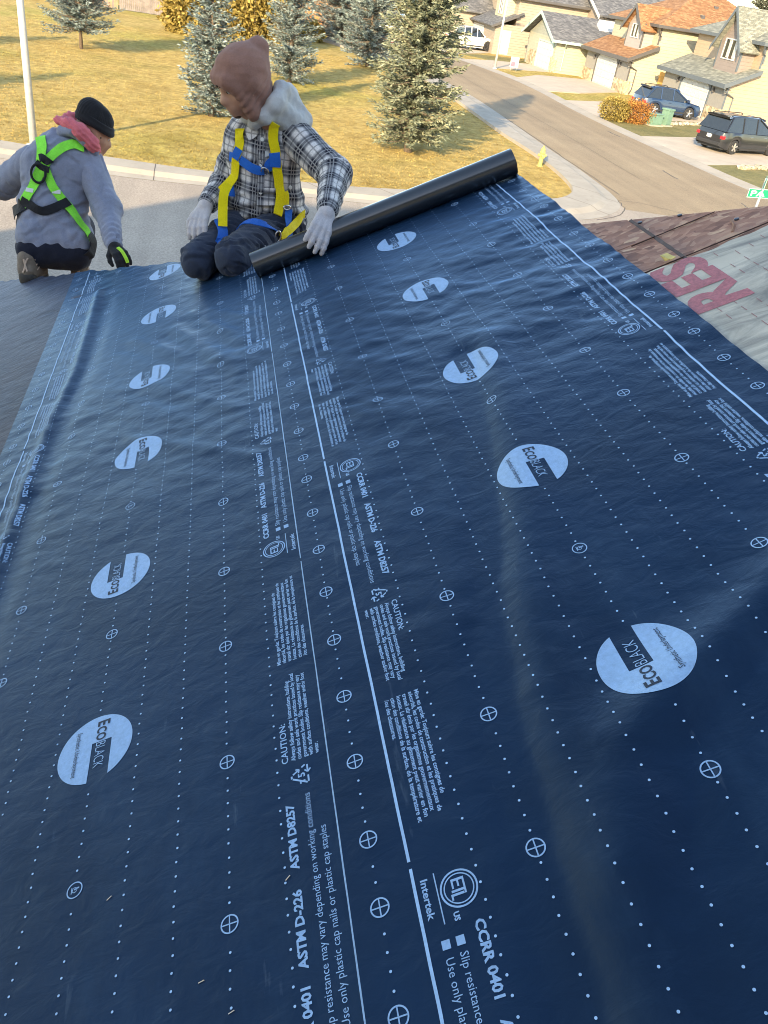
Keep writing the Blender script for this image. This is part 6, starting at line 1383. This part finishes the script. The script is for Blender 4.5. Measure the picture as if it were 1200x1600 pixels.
# harness
tb = tree_of(jacket2, sl2, sr2, trous2, tlR, tlL, bpy.data.objects['hoodie_hood'])
HN = [('harness_strap', [(0.291, 4.170, 5.226), (0.286, 4.160, 5.200), (0.287, 4.150, 5.161), (0.307, 4.150, 5.078), (0.329, 4.150, 4.979), (0.343, 4.150, 4.907), (0.331, 4.130, 4.826)], .046, M_YELLOW),
      ('harness_strap', [(0.137, 4.250, 5.154), (0.123, 4.200, 5.114), (0.110, 4.200, 5.034), (0.089, 4.200, 4.959), (0.072, 4.200, 4.907)], .044, M_YELLOW),
      ('chest_strap', [(0.099, 4.250, 5.039), (0.137, 4.200, 5.036), (0.183, 4.180, 5.013), (0.219, 4.170, 5.002), (0.249, 4.170, 5.002)], .042, M_BLUEW), ('chest_strap', [(0.264, 4.170, 5.015), (0.286, 4.160, 5.043), (0.330, 4.160, 5.059)], .05, M_BLUEW),
      ('leg_strap', [(0.038, 4.100, 4.786), (0.060, 4.050, 4.748), (0.057, 3.950, 4.705)], .05, M_BLUEW), ('leg_strap', [(0.125, 4.100, 4.721), (0.207, 4.080, 4.734), (0.283, 4.060, 4.725)], .046, M_BLUEW), ('leg_strap', [(0.308, 4.060, 4.724), (0.362, 4.100, 4.748), (0.430, 4.150, 4.777), (0.479, 4.220, 4.809)], .042, M_YELLOW),
      ('side_strap', [(0.370, 4.160, 4.928), (0.378, 4.150, 4.889), (0.384, 4.150, 4.850)], .032, M_YELLOW), ('side_strap', [(0.388, 4.150, 4.841), (0.399, 4.120, 4.777), (0.403, 4.100, 4.702)], .040, M_BLUEW)]
for nm_, pts, w_, mt in HN: strap(nm_, pts, w_, mt, PB, tb, .016 if nm_ == 'leg_strap' else .010, .004)
strap('strap_tail', [(0.086, 4.160, 4.936), (0.065, 4.130, 4.900), (0.061, 4.100, 4.833), (0.062, 4.060, 4.763)], .044, M_YELLOW, PB, tb, .018, .004, snap=False)
for pts in ([(0.091, 4.200, 5.071), (0.133, 4.190, 5.055)], [(0.297, 4.150, 5.091), (0.307, 4.150, 5.030)], [(0.075, 4.200, 4.919), (0.091, 4.200, 4.885)]): strap('strap_keeper', pts, .052, M_BLUEW, PB, tb, .015, .004)
for (px, w1, w2) in (((0.255, 4.170, 5.006), .017, .026), ((0.296, 4.060, 4.723), .016, .027), ((0.381, 4.150, 4.847), .02, .01)):
    loc, nr, _, _ = tb.find_nearest(Vector(px)); Rm = rot_from(nr, (0.1, 0, 1)); ring_at('buckle', np.array(loc)+np.array(nr)*.020, Rm, w1, w2, .0042, M_STEEL, PB, 20)
loc, nr, _, _ = tb.find_nearest(Vector((0.248, 4.170, 5.080))); Rm = rot_from(nr, (0, 0, 1)); mb = MB(); mb.tube([np.array(loc)+np.array(nr)*.005, np.array(loc)+np.array(nr)*.008], .5, 24)
c0 = np.array(loc); mb.v = [tuple(c0+Rm@((Rm.T@(np.array(q)-c0))*np.array([1, .048, .026]))) for q in mb.v]; mb.build('chest_label', M_TAG, PB)
loc, nr, _, _ = tb.find_nearest(Vector((0.251, 4.000, 4.700))); c0 = np.array(loc)+np.array(nr)*.008
for k in range(3):
    a = k*2.1; mb = MB(); mb.tube([c0, c0+np.array([.02*math.cos(a), -.004, .02*math.sin(a)]), c0+np.array([.03*math.cos(a+.5), -.004, .03*math.sin(a+.5)])], [.005, .004, .003], 6); mb.build('cord_knot', M_TAG, PB)

# ------------------------------------------------------------------ roofer in the blue grey fleece, squatting on the hip with his back to us
PA = empty('person', (-0.95, 5.30, 4.0), 'person squatting on the hip in blue grey fleece, black knit cap and lime green harness', 'person', 'roofers')
bL, bR = np.array([-1.085, 5.27, 4.035]), np.array([-0.80, 5.38, 3.965])
seat = np.array((-0.924, 5.360, 4.185)); pel = np.array((-0.942, 5.420, 4.252)); wai = np.array((-0.944, 5.480, 4.379)); che = np.array((-0.904, 5.540, 4.569)); cht = np.array((-0.869, 5.580, 4.711)); nek = np.array((-0.807, 5.600, 4.793)); hdc = np.array((-0.695, 5.600, 4.823))
sL, sR = np.array((-1.090, 5.660, 4.599)), np.array((-0.708, 5.560, 4.651)); eL, eR = np.array((-1.293, 5.800, 4.410)), np.array((-0.615, 5.380, 4.436)); wL, wR = np.array((-1.396, 6.000, 4.457)), np.array((-0.552, 5.080, 4.302))
kL, kR = np.array((-1.144, 5.860, 4.149)), np.array((-0.851, 5.840, 4.164)); HR1 = rot_from((0.86, 0.30, -0.42), (0.32, 0.05, 1)); hp1, HT1 = head_prims(hdc, HR1, 1.0)
hdA = hand_prims(wR, np.array((-0.490, 4.950, 4.280))-wR, (0.2, -0.75, 0.6), (0.45, 0.5, 0.3), 1.0, -1, 0.1, 0.3)
hdB = hand_prims(wL, (-0.2, 0.9, -0.3), (0, 0.2, 1), (0.4, 0.5, 0.3), 1.0, 1)
body1 = blob('body', hp1+[('c', nek, cht, .06, .09), ('e', che, (.16, .10, .18)), ('e', wai, (.14, .10, .14)), ('e', pel, (.15, .11, .11)), ('c', sR, eR, .055, .045), ('c', eR, wR, .042, .03), ('c', sL, eL, .055, .045), ('c', eL, wL, .042, .03), ('c', sL, sR, .065, .065),
                          ('c', pel+[-.08, 0, 0], kL, .085, .06), ('c', pel+[.08, 0, 0], kR, .085, .06), ('c', kL, bL+[0, .05, .05], .055, .04), ('c', kR, bR+[0, .05, .05], .055, .04)], .0078, .03, M_SKIN2, PA)
face_bits(HT1, HR1, 1.0, PA)
blob('stubble', [('e', HT1(.026, 0, -.060), (.065, .0585, .065), HR1), ('c', HT1(.076, -.004, -.102), HT1(.076, .004, -.102), .023, .023)], .004, .012, M_STUB, PA, cuts=[('e', HT1(.06, 0, .028), (.14, .14, .080), HR1), ('e', HT1(.108, 0, -.070), (.022, .024, .017), HR1)])
blob('hair', [('c', HT1(-.03, -.068, .0), HT1(.03, -.070, -.005), .014, .008), ('c', HT1(-.03, .068, .0), HT1(.03, .070, -.005), .014, .008), ('c', HT1(-.085, -.04, -.02), HT1(-.085, .04, -.02), .025, .025)], .004, .02, M_HAIR, PA)
cap_pr = [('e', HT1(-.016, 0, .055), (.112, .092, .105), HR1), ('e', HT1(-.055, 0, .10), (.075, .07, .07), HR1)]
def capf(V, N):
    q = (V-hdc)@HR1; ang = np.arctan2(q[:, 1], q[:, 0]); return .0011*np.sin(ang*46)+.0022*sine_field(V, 51, 8, .04, .12)
cap = blob('knit_cap', cap_pr, .005, .03, M_BEAN, PA, cuts=[('e', hdc+HR1@np.array([.02, 0, -.155]), (.35, .35, .192), HR1)], folds=capf)
rim = [hdc+HR1@np.array([-.008+.108*math.cos(a), .090*math.sin(a), .043-.010*math.cos(a)]) for a in np.linspace(0, 2*math.pi, 40)]
blob('cap_cuff', [('c', tuple(np.array(a)+HR1@np.array([0, 0, .0])), tuple(np.array(b_)+HR1@np.array([-.004, 0, .028])), .0085, .0085) for a, b_ in zip(rim[:-1], rim[1:])]+[('c', a, b_, .0095, .0095) for a, b_ in zip(rim[:-1], rim[1:])], .0042, .016, M_BEAN, PA)
# fleece
fl = [('e', che+[0, 0, .0], (.222, .145, .215)), ('e', wai, (.205, .152, .18)), ('c', pel+[-.085, 0, .0], pel+[.10, 0, .0], .122, .122), ('c', pel+[-.095, -.035, -.06], pel+[.115, -.035, -.06], .118, .118), ('c', sL+[.05, 0, -.01], sR+[-.05, 0, -.01], .098, .098), ('c', cht, nek, .12, .075)]
def ff(V, N):
    w = np.exp(-((V[:, 2]-(wai[2]-.0))/.08)**2); return np.clip((V[:, 2]-pel[2]+.12)/.06, 0, 1)*.0025*sine_field(V, 62, 12, .03, .09)+np.clip((V[:, 2]-pel[2]+.12)/.06, 0, 1)*.0075*creases(V, 6, 6, .11, [(.5, 0, .8), (-.4, 0, .9), (.9, 0, .3)])+np.clip((V[:, 2]-pel[2]+.12)/.06, 0, 1)*.0055*sine_field(V, 61, 12, .05, .22, (1, 1, .7))+.005*w*np.sin((V[:, 2]-.5*(V[:, 0]-wai[0]))*2*math.pi/.075)
fleece = blob('fleece_jacket', fl, .0088, .07, M_BLUEH, PA, folds=ff, cuts=[('e', pel+[0, -.03, -.235], (.5, .5, .105))])
mb = MB()
hem = [pel+np.array([.01+.208*math.cos(a), .108*math.sin(a)-.035, -.122+.008*math.sin(a)]) for a in np.linspace(0, 2*math.pi, 40)]
mb.tube(hem, .016, 8, False); mb.build('hem_band', M_BLUEH, PA, smooth=True)
slR = blob('sleeve', [('c', sR+[-.03, 0, 0], eR, .10, .082), ('c', eR, eR+(wR-eR)*.93, .080, .050)], .008, .05, M_BLUEH, PA, folds=limb_folds([sR, eR, wR], [eR, eR+(wR-eR)*.65, eR+(wR-eR)*.9], .0065, 9, .04))
slL = blob('sleeve', [('c', sL+[.03, 0, 0], eL, .10, .085), ('c', eL, eL+(wL-eL)*.93, .082, .055)], .009, .05, M_BLUEH, PA, folds=limb_folds([sL, eL, wL], [eL], .006, 10, .045))
blob('fleece_collar', [('c', (-0.860, 5.520, 4.820), (-0.804, 5.490, 4.838), .030, .032), ('c', (-0.804, 5.490, 4.838), (-0.728, 5.490, 4.794), .032, .034), ('c', (-0.728, 5.490, 4.794), (-0.685, 5.520, 4.728), .034, .03), ('c', (-0.860, 5.520, 4.820), (-0.856, 5.640, 4.799), .03, .03)], .006, .03, M_BLUEH, PA, folds=lambda V, N: .003*sine_field(V, 71, 8, .03, .1))
blob('pink_hood', [('c', (-0.890, 5.560, 4.870), (-0.818, 5.500, 4.870), .020, .030), ('c', (-0.818, 5.500, 4.870), (-0.753, 5.480, 4.835), .034, .042), ('c', (-0.753, 5.480, 4.835), (-0.697, 5.490, 4.776), .042, .040), ('c', (-0.697, 5.490, 4.776), (-0.679, 5.540, 4.732), .038, .03), ('c', (-0.885, 5.570, 4.868), (-0.825, 5.660, 4.860), .022, .04), ('c', (-0.825, 5.660, 4.860), (-0.729, 5.700, 4.820), .045, .045)], .006, .03, M_PINK, PA, folds=lambda V, N: .0045*np.sin(2*math.pi*(V[:, 0]+V[:, 2])/.035)*.6+.0035*sine_field(V, 72, 8, .02, .08))
# trousers, shirt tail, boots
sh = blob('shirt_tail', [('c', pel+[-.085, -.03, -.095], pel+[.085, -.03, -.095], .105, .105)], .009, .04, M_TEALS, PA, folds=lambda V, N: .003*sine_field(V, 81, 8, .04, .12))
tr1 = blob('trousers', [('c', seat+[-.115, -.01, -.035], seat+[.105, -.01, -.035], .105, .105), ('c', pel+[-.09, 0, -.02], kL, .115, .098), ('c', pel+[.09, 0, -.02], kR, .115, .098), ('c', kL, bL+[0, .05, .11], .085, .062), ('c', kR, bR+[0, .05, .11], .085, .062)], .009, .05, M_BLACKT, PA, folds=lambda V, N: .005*sine_field(V, 82, 12, .05, .18))
for b0, ang in ((bL, .25), (bR, .0)):
    fw = np.array([math.sin(ang), math.cos(ang), -.18]); heel = b0+[0, -.02, 0]
    bo = blob('boot', [('c', heel+[0, .03, .085], heel+[0, .01, .03], .056, .052), ('c', heel+[0, 0, .01], heel+fw*.18, .052, .044), ('c', heel+fw*.06+[0, 0, .05], heel+fw*.15+[0, 0, .02], .045, .04)], .006, .03, M_BOOT, PA, folds=lambda V, N: .003*sine_field(V, 83, 8, .03, .08))
    blob('sole', [('c', heel+[0, -.005, -.038], heel+fw*.19+[0, 0, -.036], .042, .040), ('c', heel+[0, -.012, -.015], heel+[0, -.01, -.03], .052, .05)], .006, .02, M_BSOLE, bo)
    tbt = tree_of(bo)
    strap('pull_loop', [heel+[-.012, -.08, .12], heel+[.0, -.08, .08], heel+[.008, -.08, .04]], .010, M_LACE, bo, tbt, .003, .002, .3); strap('pull_loop', [heel+[.02, -.08, .12], heel+[.0, -.08, .08], heel+[-.03, -.08, .03]], .010, M_LACE, bo, tbt, .0035, .002, .3)
    for z in (.03, .06, .09): strap('lace', [heel+[.06, -.01, z], heel+[.05, .06, z+.01]], .006, M_LACE, bo, tbt, .003, .003, .3)
gl = blob('glove', hdA+[('c', wR-(wR-eR)*.1, wR, .036, .034)], .0042, .008, M_GLOVEB, PA, grow=.002, smooth=1)
strap('glove_edge', [(-0.524, 5.020, 4.315), (-0.480, 4.960, 4.300), (-0.447, 4.900, 4.277)], .02, M_HIVY, gl, tree_of(gl), .002, .004, .3)
blob('glove', hdB, .005, .008, M_GLOVEB, PA, grow=.002, smooth=1)
# harness on the back
tb = tree_of(fleece, slR, slL, tr1)
for nm_, pts, w_, mt in (('harness_strap', [(-0.982, 5.500, 4.779), (-0.979, 5.420, 4.745), (-0.984, 5.400, 4.689), (-0.971, 5.400, 4.644)], .062, M_HIVIS), ('harness_strap', [(-0.716, 5.450, 4.788), (-0.776, 5.420, 4.802), (-0.858, 5.400, 4.762), (-0.931, 5.400, 4.691), (-0.972, 5.400, 4.630)], .052, M_HIVIS),
                         ('harness_strap', [(-0.979, 5.400, 4.629), (-1.015, 5.380, 4.558), (-1.064, 5.370, 4.471), (-1.103, 5.370, 4.404)], .058, M_HIVIS), ('harness_strap', [(-0.958, 5.400, 4.631), (-0.926, 5.380, 4.544), (-0.865, 5.360, 4.466), (-0.774, 5.340, 4.367), (-0.673, 5.320, 4.273)], .052, M_HIVIS),
                         ('back_strap', [(-1.103, 5.370, 4.438), (-1.050, 5.360, 4.419), (-0.963, 5.350, 4.400), (-0.888, 5.350, 4.429), (-0.827, 5.350, 4.465)], .050, M_BLACKW), ('leg_strap', [(-1.094, 5.370, 4.420), (-1.141, 5.400, 4.370), (-1.172, 5.450, 4.331)], .075, M_BLACKW), ('leg_strap', [(-0.680, 5.320, 4.288), (-0.657, 5.320, 4.235), (-0.699, 5.300, 4.183), (-0.800, 5.300, 4.134)], .066, M_BLACKW)):
    strap(nm_, pts, w_, mt, PA, tb, .009 if mt is M_HIVIS else .013, .004)
for pts, w_ in (([(-0.996, 5.380, 4.681), (-0.923, 5.380, 4.667)], .045), ([(-1.006, 5.380, 4.645), (-0.934, 5.380, 4.623)], .035)): strap('ring_pad', pts, w_, M_BLACKW, PA, tb, .016, .006)
loc, nr, _, _ = tb.find_nearest(Vector((-0.993, 5.380, 4.599))); Rm = rot_from(np.array(nr)+np.array([0, -.3, 0]), (0.1, 0, 1)); ring_at('harness_ring', np.array(loc)+np.array(nr)*.026, Rm, .040, .052, .0075, M_BLACKW, PA)
for q in ((-1.050, 5.370, 4.502), (-0.899, 5.370, 4.505)):
    loc, nr, _, _ = tb.find_nearest(Vector(q)); Rm = rot_from(nr, (0, 0, 1)); bx_at('harness_label', np.array(loc)+np.array(nr)*.016, Rm, (.0012, .024, .012), M_TAG, PA, .0008)
